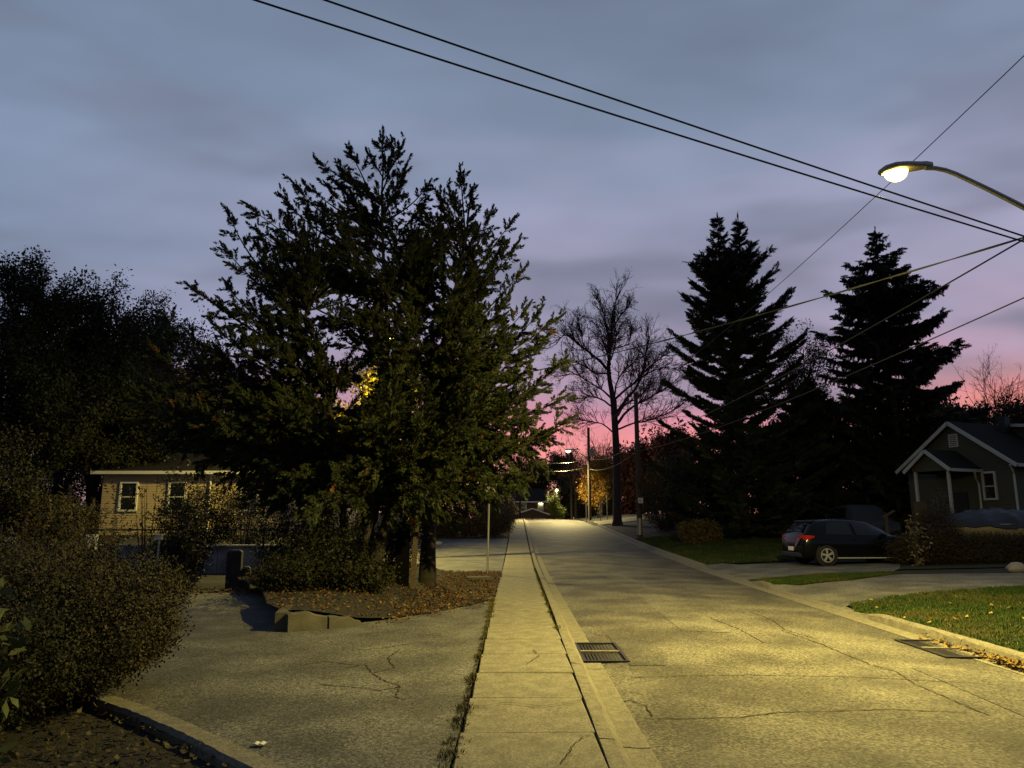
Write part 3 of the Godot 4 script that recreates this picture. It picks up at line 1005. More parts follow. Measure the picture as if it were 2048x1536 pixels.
# ---------------------------------------------------------------- sky
func make_sky() -> void:
	var w := 1024
	var h := 512
	var im := Image.create(w, h, false, Image.FORMAT_RGBF)
	var n := FastNoiseLite.new()
	n.seed = 5
	n.noise_type = FastNoiseLite.TYPE_SIMPLEX_SMOOTH
	n.frequency = 1.0
	n.fractal_octaves = 4
	var keys := func(list: Array, e: float) -> Color:
		for i in range(1, list.size()):
			if e <= list[i][0]:
				return list[i - 1][1].lerp(list[i][1], smoothstep(list[i - 1][0], list[i][0], e) * 0.5 + 0.5 * (e - list[i - 1][0]) / (list[i][0] - list[i - 1][0]))
		return list[-1][1]
	var s := func(r: int, g: int, b: int) -> Color: return Color(r / 255.0, g / 255.0, b / 255.0).srgb_to_linear()
	# sunset side, the sky away from it, by elevation
	var glow := [[-2.0, s.call(250, 165, 135)], [2.0, s.call(255, 176, 150)], [5.0, s.call(250, 154, 152)], [7.5, s.call(222, 150, 170)], [10.5, s.call(182, 158, 182)], [15.0, s.call(166, 162, 190)], [22.0, s.call(152, 155, 183)], [30.0, s.call(128, 143, 170)], [40.0, s.call(112, 127, 151)], [60.0, s.call(84, 102, 126)], [90.0, s.call(70, 86, 108)]]
	var rest := [[-2.0, s.call(112, 112, 128)], [4.0, s.call(124, 124, 142)], [12.0, s.call(132, 144, 172)], [22.0, s.call(130, 148, 177)], [30.0, s.call(123, 141, 169)], [40.0, s.call(111, 128, 153)], [60.0, s.call(84, 102, 126)], [90.0, s.call(70, 86, 108)]]
	var back := [[-2.0, s.call(60, 66, 80)], [6.0, s.call(72, 78, 96)], [20.0, s.call(78, 88, 108)], [45.0, s.call(74, 88, 110)], [90.0, s.call(70, 86, 108)]]
	for y in h:
		var e := 90.0 - (y + 0.5) / h * 180.0
		for x in w:
			var az := fposmod((x + 0.5) / w * 360.0 + 180.0, 360.0) - 180.0
			var c: Color
			if e < -2.0:
				c = s.call(40, 40, 44)
			else:
				var er := deg_to_rad(e)
				var ar := deg_to_rad(az)
				var dir := Vector3(sin(ar) * cos(er), sin(er), -cos(ar) * cos(er))
				var pl := Vector2(dir.x, dir.z) / (dir.y + 0.16)
				var n1 := n.get_noise_2d(pl.x * 0.55 + 3.0, pl.y * 0.95)
				var n2 := n.get_noise_2d(pl.x * 0.32 - 7.0, pl.y * 2.1 + 5.0)
				var n4 := n.get_noise_2d(pl.x * 2.4 - 9.0, pl.y * 4.2 + 2.0)
				var n3 := n.get_noise_3d(dir.x * 2.2, dir.y * 15.0, dir.z * 2.2)
				var near := 1.0 - smoothstep(20.0, 62.0, absf(az - 17.0))
				var ee := maxf(-2.0, e + (n3 * 3.6 + n2 * 1.6) * smoothstep(1.0, 12.0, e) * 0.9 - 1.0 * near * smoothstep(20, 35, az))
				var front: Color = keys.call(rest, ee).lerp(keys.call(glow, ee), near)
				var far := smoothstep(70.0, 150.0, absf(az - 5.0))
				c = front.lerp(keys.call(back, e), far)
				var shade := 1.0 + 0.24 * n1 + 0.1 * n4 + 0.12 * n2 * (1.0 - smoothstep(20, 50, e))
				var band := smoothstep(0.1, 0.55, n3 + 0.4 * n2) * smoothstep(5.0, 8.0, e) * (1.0 - smoothstep(14.0, 24.0, e)) * smoothstep(5.0, 30.0, az) * (1.0 - smoothstep(50, 70, az))
				c = c.lerp(s.call(140, 128, 145), band * 0.75)
				var cloud := smoothstep(-0.05, 0.45, n.get_noise_2d(pl.x * 0.8 + 21.0, pl.y * 1.7 - 4.0) + 0.5 * n3) * smoothstep(6, 14, e) * (1.0 - far)
				c = c.lerp(s.call(118, 124, 146), cloud * 0.5)
				var orange := smoothstep(22.0, 34.0, az) * (1.0 - smoothstep(55, 80, az)) * smoothstep(0.5, 3.0, e) * (1.0 - smoothstep(7.0, 11.5, e))
				c = c.lerp(s.call(236, 146, 122), orange * 0.65)
				var lum := c.get_luminance()
				c = c.lerp(Color(lum, lum, lum), 0.05 * smoothstep(6, 14, e))
				shade *= 0.97
				c = Color(c.r * shade, c.g * shade, c.b * shade)
			im.set_pixel(x, y, c)
	var mat_ := PanoramaSkyMaterial.new()
	mat_.panorama = ImageTexture.create_from_image(im)
	var sky := Sky.new()
	sky.sky_material = mat_
	var env := Environment.new()
	env.background_mode = Environment.BG_SKY
	env.sky = sky
	env.background_energy_multiplier = 1.0
	env.ambient_light_source = Environment.AMBIENT_SOURCE_SKY
	env.tonemap_mode = Environment.TONE_MAPPER_LINEAR
	env.tonemap_exposure = 1.0
	env.sdfgi_enabled = true
	env.ssao_enabled = true
	env.ssil_enabled = true
	var we := WorldEnvironment.new()
	we.name = "world_environment"
	we.environment = env
	add_child(we)

# ---------------------------------------------------------------- ground, road, sidewalk
func ground() -> void:
	var st := mk()
	st.set_smooth_group(0)
	var ds := [-60.0, -30.0, -15.0]
	for i in range(-8, 25): ds.append(float(i))
	ds.append_array([24.39, 24.5])
	for i in range(25, 110): ds.append(float(i))
	for i in range(115, 200, 6): ds.append(float(i))
	ds.append_array([230.0, 280.0, 350.0, 450.0])
	var cols := [-420.0, -250.0, -150.0, -100.0, -70.0, -50.0, -40.0, -30.0, -24.0, -18.0, -14.0, -11.0, -9.0, -7.6, -7.2, -6.0, -4.0, -2.0, -0.5, 0.65, 0.75]
	var rel := [0.0, 0.43, 0.45, 1.0, 2.0, 3.5, 5.0, 7.0, 9.5, 13.0, 18.0, 26.0, 40.0, 60.0, 100.0, 160.0, 260.0, 420.0]
	var rows := []
	for d in ds:
		var r := []
		for c in cols: r.append(Vector3(c, T(c, -d) - 0.05, -d))
		for c in rel:
			var x: float = xr(d) + c
			r.append(Vector3(x, T(x, -d) - 0.04, -d))
		rows.append(r)
	for i in rows.size() - 1:
		for k in rows[i].size() - 1:
			quad(st, rows[i][k], rows[i][k + 1], rows[i + 1][k + 1], rows[i + 1][k])
	tag(obj("ground", st, M.soil), "dark bare earth and ground cover running out to the trees", "ground", "", "structure")

	# road
	var road := thing("road", "worn grey asphalt street climbing to a crest under the street lamps", "road", Vector3.ZERO, 0.0, "", "structure")
	var rd := mk()
	rd.set_smooth_group(0)
	var dd := []
	for i in range(-16, 112): dd.append(float(i))
	for i in dd.size() - 1:
		for k in 6:
			var pt := func(d: float, q: int) -> Vector3:
				var x := lerpf(0.99, xr(d) + 0.02, q / 6.0)
				var crown := 0.045 * (1.0 - pow(absf(q / 3.0 - 1.0), 2.0))
				return Vector3(x, rise(d) + 0.004 + crown, -d)
			quad(rd, pt.call(dd[i], k), pt.call(dd[i], k + 1), pt.call(dd[i + 1], k + 1), pt.call(dd[i + 1], k))
	obj("carriageway", rd, M.asphalt, road)
	rng.seed = 9
	var cr := func(x: float, d: float) -> float:
		var q := clampf((x - 0.99) / (xr(d) - 0.97), 0, 1)
		return 0.045 * (1.0 - pow(absf(q * 2.0 - 1.0), 2.0))
	for line in [[[1260, 1352], [1500, 1353], [1700, 1358], [1900, 1366], [2048, 1372]], [[1285, 1432], [1400, 1436], [1480, 1436], [1560, 1428], [1700, 1426], [1790, 1424], [1950, 1430]], [[1230, 1400], [1262, 1396], [1290, 1408], [1304, 1428], [1290, 1432]],
			[[1060, 1122], [1150, 1126], [1280, 1133], [1400, 1138]], [[1070, 1160], [1160, 1166], [1290, 1174]], [[1180, 1266], [1215, 1270], [1232, 1290], [1250, 1300]], [[1560, 1262], [1640, 1290], [1740, 1332], [1800, 1346]], [[1330, 1040], [1100, 1068]], [[1500, 1225], [1545, 1242], [1570, 1262], [1640, 1282]], [[1740, 1335], [1790, 1345], [1830, 1372], [1900, 1402], [1990, 1440]], [[1420, 1238], [1480, 1262], [1530, 1290]], [[1080, 1200], [1110, 1230], [1120, 1262], [1150, 1270]], [[1320, 1180], [1420, 1176], [1520, 1186]]]:
		if line[0][1] == 1040: continue
		var pts := []
		for p in line:
			var q := G(p[0], p[1], 0.03)
			pts.append([q.x, -q.z])
		ribbon_on("crack", pts, 0.014 if line[0][1] < 1300 else 0.013, road, cr)
	M.asphalt_patch = M.asphalt.duplicate()
	M.asphalt_patch.albedo_color = lin(0.2, 0.19, 0.17)
	M.asphalt_pale = M.asphalt.duplicate()
	M.asphalt_pale.albedo_color = lin(0.285, 0.27, 0.235)
	var crown := func(x: float, dd2: float) -> float: return cr.call(x, dd2)
	for pa in [[[1.32, 9.2], [1.75, 9.15], [1.9, 9.9], [1.82, 10.9], [1.5, 11.3], [1.02, 11.4], [1.02, 10.9], [1.33, 10.85]], [[1.1, 22.4], [4.2, 22.0], [6.0, 22.3], [6.0, 23.2], [3.6, 23.1], [1.1, 23.5]], [[4.3, 6.2], [5.2, 6.0], [5.35, 8.8], [4.5, 9.0]]]:
		drape("road_patch", pa, 0.008, 0.5, M.asphalt_patch, road, crown)
	drape("road_patch", [[2.5, 11.8], [3.2, 11.6], [3.4, 18.0], [3.1, 27.0], [2.6, 26.0], [2.7, 18.0]], 0.008, 0.75, M.asphalt_pale, road, crown)
	# side street beyond the bank on the right
	drape("side_street", [[xr(62.5) + 0.46, 62.5], [42, 62.5], [42, 69.5], [xr(69.5) + 0.46, 69.5]], 0.012, 2.0, M.asphalt, road)

	# gutters and kerbs
	var walk := thing("sidewalk", "narrow concrete sidewalk of square slabs along the left of the street", "sidewalk", Vector3.ZERO, 0.0, "", "structure")
	rng.seed = 3
	var d := -3.0
	while d < 96.0:
		var s := mk()
		var wl := 1.146
		var h := rise(d + 0.57) + 0.08
		var tilt := atan((rise(d + 1.15) - rise(d)) / 1.15)
		var left := -0.44 - 0.06 * smoothstep(8, 20, d) - 0.2 * smoothstep(40, 80, d)
		var right := 0.6 - 0.04 * smoothstep(10, 14, d)
		slab(s, Vector3((left + right) * 0.5, h - 0.06 + u(-0.01, 0.006), -d - 0.57), Vector3(right - left, 0.12, wl - u(0.01, 0.026)), 0.01, Basis(Vector3.RIGHT, tilt + u(-0.004, 0.004)) * Basis(Vector3(0, 0, 1), u(-0.004, 0.004)) * Basis(Vector3.UP, 0.02))
		obj("slab", s, M.concrete, walk)
		d += 1.15
	rng.seed = 5
	for line in [[[-0.42, 6.9], [-0.1, 7.1], [0.2, 6.95], [0.58, 7.2]], [[0.1, 8.9], [0.25, 9.4], [0.2, 9.9]], [[-0.4, 10.3], [0.0, 10.5], [0.55, 10.35]], [[0.3, 5.4], [0.42, 5.9], [0.56, 6.1]], [[-0.3, 12.4], [0.1, 12.2], [0.56, 12.6]]]:
		ribbon("crack", line, 0.008, 0.011, M.crack, walk, 0.05, 0.012)
	rng.seed = 4
	var kerb := thing("kerb", "low concrete kerb and gutter between sidewalk and street", "kerb", Vector3.ZERO, 0.0, "", "structure")
	d = -3.0
	while d < 96.0:
		var l := 3.0 if d < 60 else 6.0
		for part in 2:
			if part == 1 and d > 8.9 and d < 11.9: l = 3.0
			var s := mk()
			var gap := 0.012
			var n := 12
			var rows2 := []
			for k in n + 1:
				var q := d + gap + (l - gap * 2) * k / n
				var b := rise(q)
				var up := 0.085 + 0.045 * smoothstep(11, 13, q)
				if part == 0:
					rows2.append([Vector3(0.612, b - 0.1, -q), Vector3(0.612, b + up + u(-0.004, 0.004), -q), Vector3(0.735 + u(-0.01, 0.006), b + up - 0.004 + u(-0.005, 0.003), -q), Vector3(0.757 + u(-0.008, 0.008), b + up - 0.022 + u(-0.01, 0.004), -q), Vector3(0.79 + u(-0.006, 0.006), b + 0.028, -q), Vector3(0.8, b - 0.1, -q)])
				else:
					rows2.append([Vector3(0.772, b - 0.1, -q), Vector3(0.772, b + 0.024, -q), Vector3(0.9, b + 0.014, -q), Vector3(0.99, b + 0.016, -q), Vector3(1.0, b + 0.01, -q), Vector3(1.0, b - 0.1, -q)])
			if part == 1 and d > 8.9 and d < 11.9: continue
			for k in n:
				for q in 5: quad(s, rows2[k][q + 1], rows2[k + 1][q + 1], rows2[k + 1][q], rows2[k][q])
			for q in range(1, 5):
				tri(s, rows2[0][0], rows2[0][q + 1], rows2[0][q])
				tri(s, rows2[n][0], rows2[n][q], rows2[n][q + 1])
			obj("kerb_stone" if part == 0 else "gutter_slab", s, M.kerb, kerb)
		d += l
	for gp in [[9.0, 9.38], [10.86, 12.0]]:
		var s := mk()
		slab(s, Vector3(0.886, -0.04, -(gp[0] + gp[1]) * 0.5), Vector3(0.226, 0.12, gp[1] - gp[0] - 0.02), 0.008)
		obj("gutter_slab", s, M.kerb, kerb)
	var rk := thing("kerb", "worn concrete kerb along the lawns on the right of the street", "kerb", Vector3.ZERO, 0.0, "", "structure")
	d = -6.0
	while d < 62.0:
		var l := 1.5
		var s := mk()
		var n := 9
		var rows2 := []
		var jog := u(-0.003, 0.003)
		for k in n + 1:
			var gap := 0.004 if d < 20 else 0.0
			var q := d + gap + (l - gap * 2.0) * k / n
			var b := rise(q)
			var x := xr(q)
			var low := low_kerb(q)
			var up := lerpf(0.135, 0.035, low) + jog * 0.5 + u(-0.004, 0.004)
			rows2.append([Vector3(x - 0.01, b - 0.1, -q), Vector3(x - 0.005, b + 0.012, -q), Vector3(x + 0.26, b + 0.018, -q), Vector3(x + 0.3 + jog + u(-0.01, 0.01), b + up - 0.02 + u(-0.008, 0.004), -q), Vector3(x + 0.325 + jog + u(-0.012, 0.012), b + up + u(-0.008, 0.003), -q), Vector3(x + 0.44 + jog, b + up + 0.004, -q), Vector3(x + 0.45, b - 0.1, -q)])
		for k in n:
			for q in 6: quad(s, rows2[k][q], rows2[k][q + 1], rows2[k + 1][q + 1], rows2[k + 1][q])
		for q in range(0, 5):
			tri(s, rows2[0][6], rows2[0][q], rows2[0][q + 1])
			tri(s, rows2[n][6], rows2[n][q + 1], rows2[n][q])
		obj("kerb_stone", s, M.kerb, rk)
		d += l

	# asphalt lot on the left, second lot behind the leaf bed
	var lot := tag(drape("forecourt", edging() + [[-6.2, 8.5], [-5.7, 11.0], [-7.3, 14.0], [-8.4, 17.2], [-5.3, 17.7], [-3.9, 16.5], [-0.47, 16.6], [-0.46, 8.0], [-0.45, -6.0], [-0.9, -6.0]], -0.008, 1.0, M.lot), "cracked asphalt driveway left of the sidewalk, dark under the bush", "driveway", "", "structure") as Node3D
	for line in [[[695, 1335], [730, 1328], [745, 1345], [790, 1335], [775, 1315], [800, 1298]], [[745, 1345], [770, 1362], [800, 1370], [790, 1392], [812, 1398]], [[640, 1368], [700, 1372], [760, 1380], [800, 1372]], [[700, 1300], [760, 1296], [830, 1285]], [[600, 1330], [650, 1322], [720, 1330]]]:
		var pts := []
		for p in line:
			var q := G(p[0], p[1])
			pts.append([q.x, -q.z])
		ribbon("crack", pts, 0.012, -0.003, M.crack, lot, 0.04, 0.014)
	tag(drape("parking_lot", [[-7.0, 24.4], [-0.52, 24.4], [-0.58, 45.5], [-7.0, 45.5]], -0.01, 1.0, M.lot), "grey asphalt lot between the leaf bed and the far shrubs", "parking lot", "", "structure")
	# driveways and lawns on the right
	M.drive_a = PackedVector2Array()
	var da := [[1519, 1177], [1655, 1232], [1690, 1213], [1800, 1195], [1920, 1184], [2048, 1175], [2300, 1168], [2300, 1144], [2048, 1147], [1900, 1148], [1790, 1150], [1700, 1162], [1600, 1172]]
	var poly := []
	for p in da:
		var q := G(p[0], p[1])
		poly.append([maxf(q.x, xr(-q.z) + 0.44), -q.z])
	var drv := tag(drape("driveway", poly, 0.012, 0.75, M.drive), "pale asphalt driveway running right between two strips of lawn", "driveway", "", "structure") as Node3D
	var pts1 := []
	for p in [[1785, 1155], [1820, 1163], [1860, 1175], [1892, 1184]]:
		var q := G(p[0], p[1])
		pts1.append([q.x, -q.z])
	ribbon("crack", pts1, 0.05, 0.008, M.crack, drv, 0.1, 0.02)
	pts1 = []
	for p in [[1610, 1180], [1660, 1192], [1700, 1206]]:
		var q := G(p[0], p[1])
		pts1.append([q.x, -q.z])
	ribbon("crack", pts1, 0.025, 0.008, M.crack, drv, 0.1, 0.03)
	poly = []
	for p in [[1392, 1132], [1490, 1163], [1600, 1152], [1785, 1144], [1800, 1138], [1800, 1118], [1790, 1122], [1590, 1127], [1480, 1130]]:
		var q := G(p[0], p[1])
		poly.append([maxf(q.x, xr(-q.z) + 0.44), -q.z])
	tag(drape("driveway", poly, 0.012, 0.75, M.drive), "driveway under the dark hatchback, beside the spruce", "driveway", "", "structure")

func ribbon_on(called: String, pts: Array, w: float, parent: Node3D, h: Callable) -> void:
	var st := mk()
	var fine := []
	for i in pts.size() - 1:
		var a := Vector2(pts[i][0], pts[i][1])
		var b := Vector2(pts[i + 1][0], pts[i + 1][1])
		var n := maxi(1, int(a.distance_to(b) / 0.07))
		for k in n: fine.append(a.lerp(b, float(k) / n) + Vector2(u(-0.012, 0.012), u(-0.012, 0.012)))
	var last := []
	for i in fine.size():
		var dir: Vector2 = (fine[mini(i + 1, fine.size() - 1)] - fine[maxi(i - 1, 0)]).normalized()
		var s := dir.orthogonal() * w * u(0.25, 0.75)
		var now := []
		for p in [fine[i] + s, fine[i] - s]: now.append(Vector3(p.x, rise(p.y) + 0.009 + h.call(p.x, p.y), -p.y))
		if i > 0:
			if (now[1] - last[1]).cross(last[0] - last[1]).y > 0: quad(st, last[1], now[1], now[0], last[0])
			else: quad(st, last[0], now[0], now[1], last[1])
		last = now
	obj(called, st, M.crack, parent)

func grass_in(xs: Array, cs: Array, poly: Array, n: int, s0: float, s1: float, ca: Color, cb: Color, off := 0.0) -> void:
	var lo := Vector2(1e9, 1e9)
	var hi := -lo
	var pg := PackedVector2Array()
	for p in poly:
		pg.append(Vector2(p[0], p[1]))
		lo = lo.min(pg[-1]); hi = hi.max(pg[-1])
	for i in n:
		var p := Vector2(u(lo.x, hi.x), u(lo.y, hi.y))
		if not Geometry2D.is_point_in_polygon(p, pg): continue
		var k := u(s0, s1) * (1.0 + 0.5 * wob.get_noise_2d(p.x * 60, p.y * 60))
		xs.append(Transform3D(Basis(Vector3.UP, u(0, TAU)).scaled(Vector3(k, k, k)), Vector3(p.x, T(p.x, -p.y) + off, -p.y)))
		var c := tint(ca, cb, 0.35)
		c = c.lerp(Color(0.085, 0.07, 0.025), clampf(0.12 + 0.9 * wob.get_noise_2d(p.x * 22 + 500, p.y * 22), 0, 0.5))
		if rng.randf() < 0.04: c = Color(0.16, 0.12, 0.05)
		cs.append(c)

func to_poly(px: Array) -> Array:
	var poly := []
	for p in px:
		var q := G(p[0], p[1])
		poly.append([q.x if q.x < 3.0 else maxf(q.x, xr(-q.z) + 0.43), -q.z])
	return poly

func lawns() -> void:
	rng.seed = 21
	var ca := Color(0.022, 0.05, 0.007)
	var cb := Color(0.04, 0.07, 0.012)
	var near := to_poly([[1668, 1219], [1700, 1208], [1800, 1193], [1920, 1182], [2048, 1173], [2300, 1166], [2300, 1330], [2200, 1380], [2048, 1322]])
	near = [[xr(14.3) + 0.43, 14.3], near[1], near[2], near[3], near[4], near[5], [17.5, 12.0], [17.0, 4.0], [xr(4) + 0.43, 4.0], [xr(9) + 0.43, 9.0]]
	var strip := to_poly([[1490, 1163], [1600, 1153], [1790, 1146], [1800, 1148], [1700, 1161], [1600, 1170], [1530, 1178], [1505, 1172]])
	var far := [[xr(27.3) + 0.43, 27.3], [11.5, 28.5], [13.5, 31.0], [13.5, 44.0], [xr(44) + 0.43, 44.0], [xr(34) + 0.43, 34.0]]
	var names_ := ["clipped green lawn lit by the near street lamp, right of the kerb", "narrow strip of grass between the two driveways", "dim lawn behind the hatchback under the spruce"]
	var sets := [[near, 60000, 0.8, 1.2], [strip, 16000, 0.8, 1.2], [far, 22000, 1.1, 1.7]]
	for k in 3:
		var lw := drape("lawn", sets[k][0], 0.003, 0.75, M.turf)
		tag(lw, names_[k], "lawn", "", "structure")
		var xs := []
		var cs := []
		grass_in(xs, cs, sets[k][0], sets[k][1], sets[k][2], sets[k][3], ca, cb)
		var o := multi("grass", leafmesh.grass, M.grass, xs, cs)
		tag(o, ["short green blades of the lamplit lawn", "grass blades of the strip between the driveways", "grass blades of the dim lawn behind the hatchback"][k], "grass", "", "stuff")
	tag(drape("lawn", [[10.6, 23.2], [21.0, 22.2], [21.0, 27.5], [11.6, 26.4]], -0.006, 0.75, M.turf), "dark turf under the hedge and the covered boat", "lawn", "", "structure")
	# fallen leaves on the lawn
	var xs2 := []
	var cs2 := []
	for i in 190:
		var x := u(6.0, 15.0)
		var d := u(7.5, 19.0)
		if not inside(near, x, d): continue
		xs2.append(Transform3D(Basis(Vector3.UP, u(0, TAU)).scaled(Vector3.ONE * u(0.8, 1.4)), Vector3(x, T(x, -d) + 0.045, -d)))
		cs2.append(tint(Color(0.3, 0.24, 0.09), Color(0.22, 0.12, 0.05), 0.3))
	# along the right gutter, thickest at the drain
	for i in 900:
		var d := u(6.5, 11.5) if i > 500 else clampf(9.0 + rng.randfn() * 0.45, 7.0, 11.0)
		if i > 500 and rng.randf() < 0.55: continue
		var x := xr(d) + u(0.06, 0.3)
		xs2.append(Transform3D(Basis.from_euler(Vector3(u(-0.5, 0.5), u(0, TAU), u(-0.5, 0.5))).scaled(Vector3.ONE * u(0.6, 1.1)), Vector3(x, T(x, -d) + u(0.02, 0.07), -d)))
		cs2.append(tint(Color(0.17, 0.1, 0.035), Color(0.28, 0.2, 0.08), 0.5))
	tag(multi("fallen_leaves", leafmesh.fallen, M.litter, xs2, cs2), "scattered dry leaves along the right gutter and over the lit lawn", "leaves", "", "stuff")

# ---------------------------------------------------------------- leaf bed with its low wall
const BED := [[-3.48, 11.53], [-2.95, 11.85], [-2.55, 12.3], [-2.12, 12.86], [-1.52, 13.75], [-1.1, 14.6], [-0.5, 15.9], [-0.53, 24.2], [-3.0, 24.3], [-6.4, 24.2], [-6.6, 18.0], [-5.0, 15.0], [-4.1, 12.6]]
func leaf_bed() -> void:
	var hh := func(x: float, d: float) -> float: return mound(x) + 0.03 * wob.get_noise_2d(x * 25, d * 25) + 0.01
	tag(drape("leaf_bed", BED, 0.0, 0.4, M.soil, null, hh), "raised corner bed of bare earth under the big juniper", "ground", "", "structure")
	rng.seed = 31
	var xs := []
	var cs := []
	for i in 24000:
		var x := u(-6.6, -0.45)
		var d := u(11.3, 24.4)
		if x < -2.2 and rng.randf() < 0.6: continue
		if not inside(BED, x, d) and not (x > -2.3 and rng.randf() < 0.35 and inside(BED, x - 0.2, d + u(0.1, 0.9))): continue
		xs.append(Transform3D(Basis.from_euler(Vector3(u(-0.5, 0.5), u(0, TAU), u(-0.5, 0.5))).scaled(Vector3.ONE * u(0.45, 0.95)), Vector3(x, T(x, -d) + mound(x) + u(0.012, 0.05), -d)))
		cs.append(tint(Color(0.1, 0.05, 0.02), Color(0.19, 0.115, 0.05), 0.6))
	for i in 700:   # fringe along the far edge of the forecourt and the far lot
		var x := u(-8.0, -3.0)
		var d := 17.4 + rng.randfn() * 0.5
		xs.append(Transform3D(Basis.from_euler(Vector3(u(-0.5, 0.5), u(0, TAU), u(-0.5, 0.5))).scaled(Vector3.ONE * u(0.7, 1.2)), Vector3(x, T(x, -d) + 0.03, -d)))
		cs.append(tint(Color(0.2, 0.11, 0.04), Color(0.32, 0.2, 0.08), 0.5))
	tag(multi("fallen_leaves", leafmesh.fallen, M.litter, xs, cs), "carpet of brown fallen leaves on the raised bed beside the sidewalk", "leaves", "", "stuff")
	var t := thing("retaining_wall", "low crumbling concrete wall holding up the leaf bed", "wall")
	var run := [[-3.45, 11.5], [-2.95, 11.85], [-2.55, 12.3]]
	wob.seed = 35
	for i in run.size() - 1:
		var a := Vector2(run[i][0], run[i][1])
		var b := Vector2(run[i + 1][0], run[i + 1][1])
		var s := mk()
		var dir := (b - a).normalized()
		var nrm := Vector2(dir.y, -dir.x) * 0.1
		var pt := func(k: int, q: int) -> Vector3:
			var c := a.lerp(b, clampf(k / 10.0, 0.006, 0.994))
			var h := mound(c.x) - 0.01 + 0.05 * wob.get_noise_1d(c.x * 170) + 0.03 * wob.get_noise_1d(c.x * 600)
			var side: Vector2 = nrm * [1.15, 1.05, 0.9, -0.9, -1.05][q]
			var y: float = T(c.x, -c.y) + [-0.1, h - 0.018, h, h, -0.1][q]
			return Vector3(c.x + side.x, y, -c.y - side.y)
		for k in 10:
			for q in 4: quad(s, pt.call(k, q), pt.call(k + 1, q), pt.call(k + 1, q + 1), pt.call(k, q + 1))
		for q in range(1, 4):
			tri(s, pt.call(0, 0), pt.call(0, q), pt.call(0, q + 1))
			tri(s, pt.call(10, 0), pt.call(10, q + 1), pt.call(10, q))
		obj("wall_block", s, M.wall, t)
	var e := mk()
	slab(e, Vector3(-3.58, 0.2, -11.9), Vector3(0.8, 0.34, 0.2), 0.03, Basis(Vector3.UP, 1.75))
	obj("wall_block", e, M.wall, t)
	# stepping slab in the leaves
	var s2 := mk()
	var q := G(958, 1158, 0.05)
	slab(s2, q + Vector3(0, 0.03, 0), Vector3(0.62, 0.07, 0.5), 0.02, Basis(Vector3.UP, 0.2))
	tag(obj("paving_slab", s2, M.wall), "flat grey slab lying among the fallen leaves", "slab")
	# weeds in the joints of the sidewalk
	rng.seed = 33
	xs = []
	cs = []
	for i in 2600:
		var d := u(11.6, 26.0) if i < 1500 else u(4.6, 16.0)
		var x := 0.6 + rng.randfn() * 0.022
		if i >= 1500:
			x = -0.475 - 0.05 * smoothstep(8, 20, d) + rng.randfn() * 0.035 * (1.0 if d < 7 or d > 13 else 0.35)
		var k := u(0.35, 0.85) * (1.0 + wob.get_noise_1d(d * 120))
		xs.append(Transform3D(Basis(Vector3.UP, u(0, TAU)).scaled(Vector3(k, k, k)), Vector3(x, rise(d) + 0.065, -d)))
		cs.append(tint(Color(0.05, 0.06, 0.02), Color(0.12, 0.09, 0.035), 0.5))
	tag(multi("weeds", leafmesh.grass, M.grass, xs, cs), "dry weeds growing in the seams on both sides of the sidewalk", "weeds", "", "stuff")

func drain(label: String, c: Vector3, sx: float, sz: float, turn: float) -> void:
	var t := thing("storm_drain", label, "drain", c, turn, "storm drains in the gutters")
	var f := mk()
	for x in [-1, 1]: box(f, Vector3(x * (sx * 0.5 + 0.02), -0.02, 0), Vector3(0.04, 0.05, sz + 0.08))
	box(f, Vector3(0, -0.0205, sz * 0.5 + 0.02), Vector3(sx, 0.05, 0.04))
	box(f, Vector3(0, -0.0205, -sz * 0.5 - 0.02), Vector3(sx, 0.05, 0.04))
	obj("frame", f, M.iron, t)
	var bar := mk()
	box(bar, Vector3(0, -0.019, 0), Vector3(sx, 0.055, 0.075))
	obj("crossbar", bar, M.kerb, t)
	var pit := mk()
	box(pit, Vector3(0, -0.1, 0), Vector3(sx + 0.01, 0.02, sz + 0.02))
	obj("pit", pit, M.sign_black, t)
	for s in [-1, 1]:
		for i in 12:
			var g := mk()
			box(g, Vector3(-sx * 0.5 + sx * (i + 0.5) / 12.0, -0.03, s * (sz * 0.25 + 0.02)), Vector3(0.026, 0.03, sz * 0.5 - 0.05))
			obj("grate_bar", g, M.grate, t)

# ---------------------------------------------------------------- houses
func window_on(t: Node3D, c: Vector3, w: float, h: float, bs: Basis, m: Material) -> void:
	var f := mk()
	for s in [-1, 1]:
		box(f, c + bs * Vector3(s * (w * 0.5 + 0.04), 0, 0.03), Vector3(0.08, h + 0.16, 0.09), bs)
		box(f, c + bs * Vector3(0, s * (h * 0.5 + 0.042), 0.031), Vector3(w, 0.084, 0.088), bs)
	box(f, c + bs * Vector3(0, -0.02, 0.02), Vector3(w, 0.05, 0.05), bs)
	var o := obj("window", f, m, t)
	for s in [-1, 1]:
		var p := mk()
		box(p, c + bs * Vector3(0, s * h * 0.25, 0.004), Vector3(w, h * 0.5 - 0.02, 0.012), bs)
		obj("pane", p, M.glass, o)

func lapped(st: SurfaceTool, o: Vector3, along: Vector3, n: Vector3, w: float, h0: float, h1: float, step: float) -> void:
	var y := h0
	while y < h1 - 0.01:
		var e := minf(y + step, h1)
		var a := o + Vector3(0, y, 0) + n * 0.022
		var b := o + Vector3(0, e, 0) + n * 0.004
		quad(st, a, a + along * w, b + along * w, b)
		quad(st, a - n * 0.018, a - n * 0.018 + along * w, a + along * w, a)
		y += step

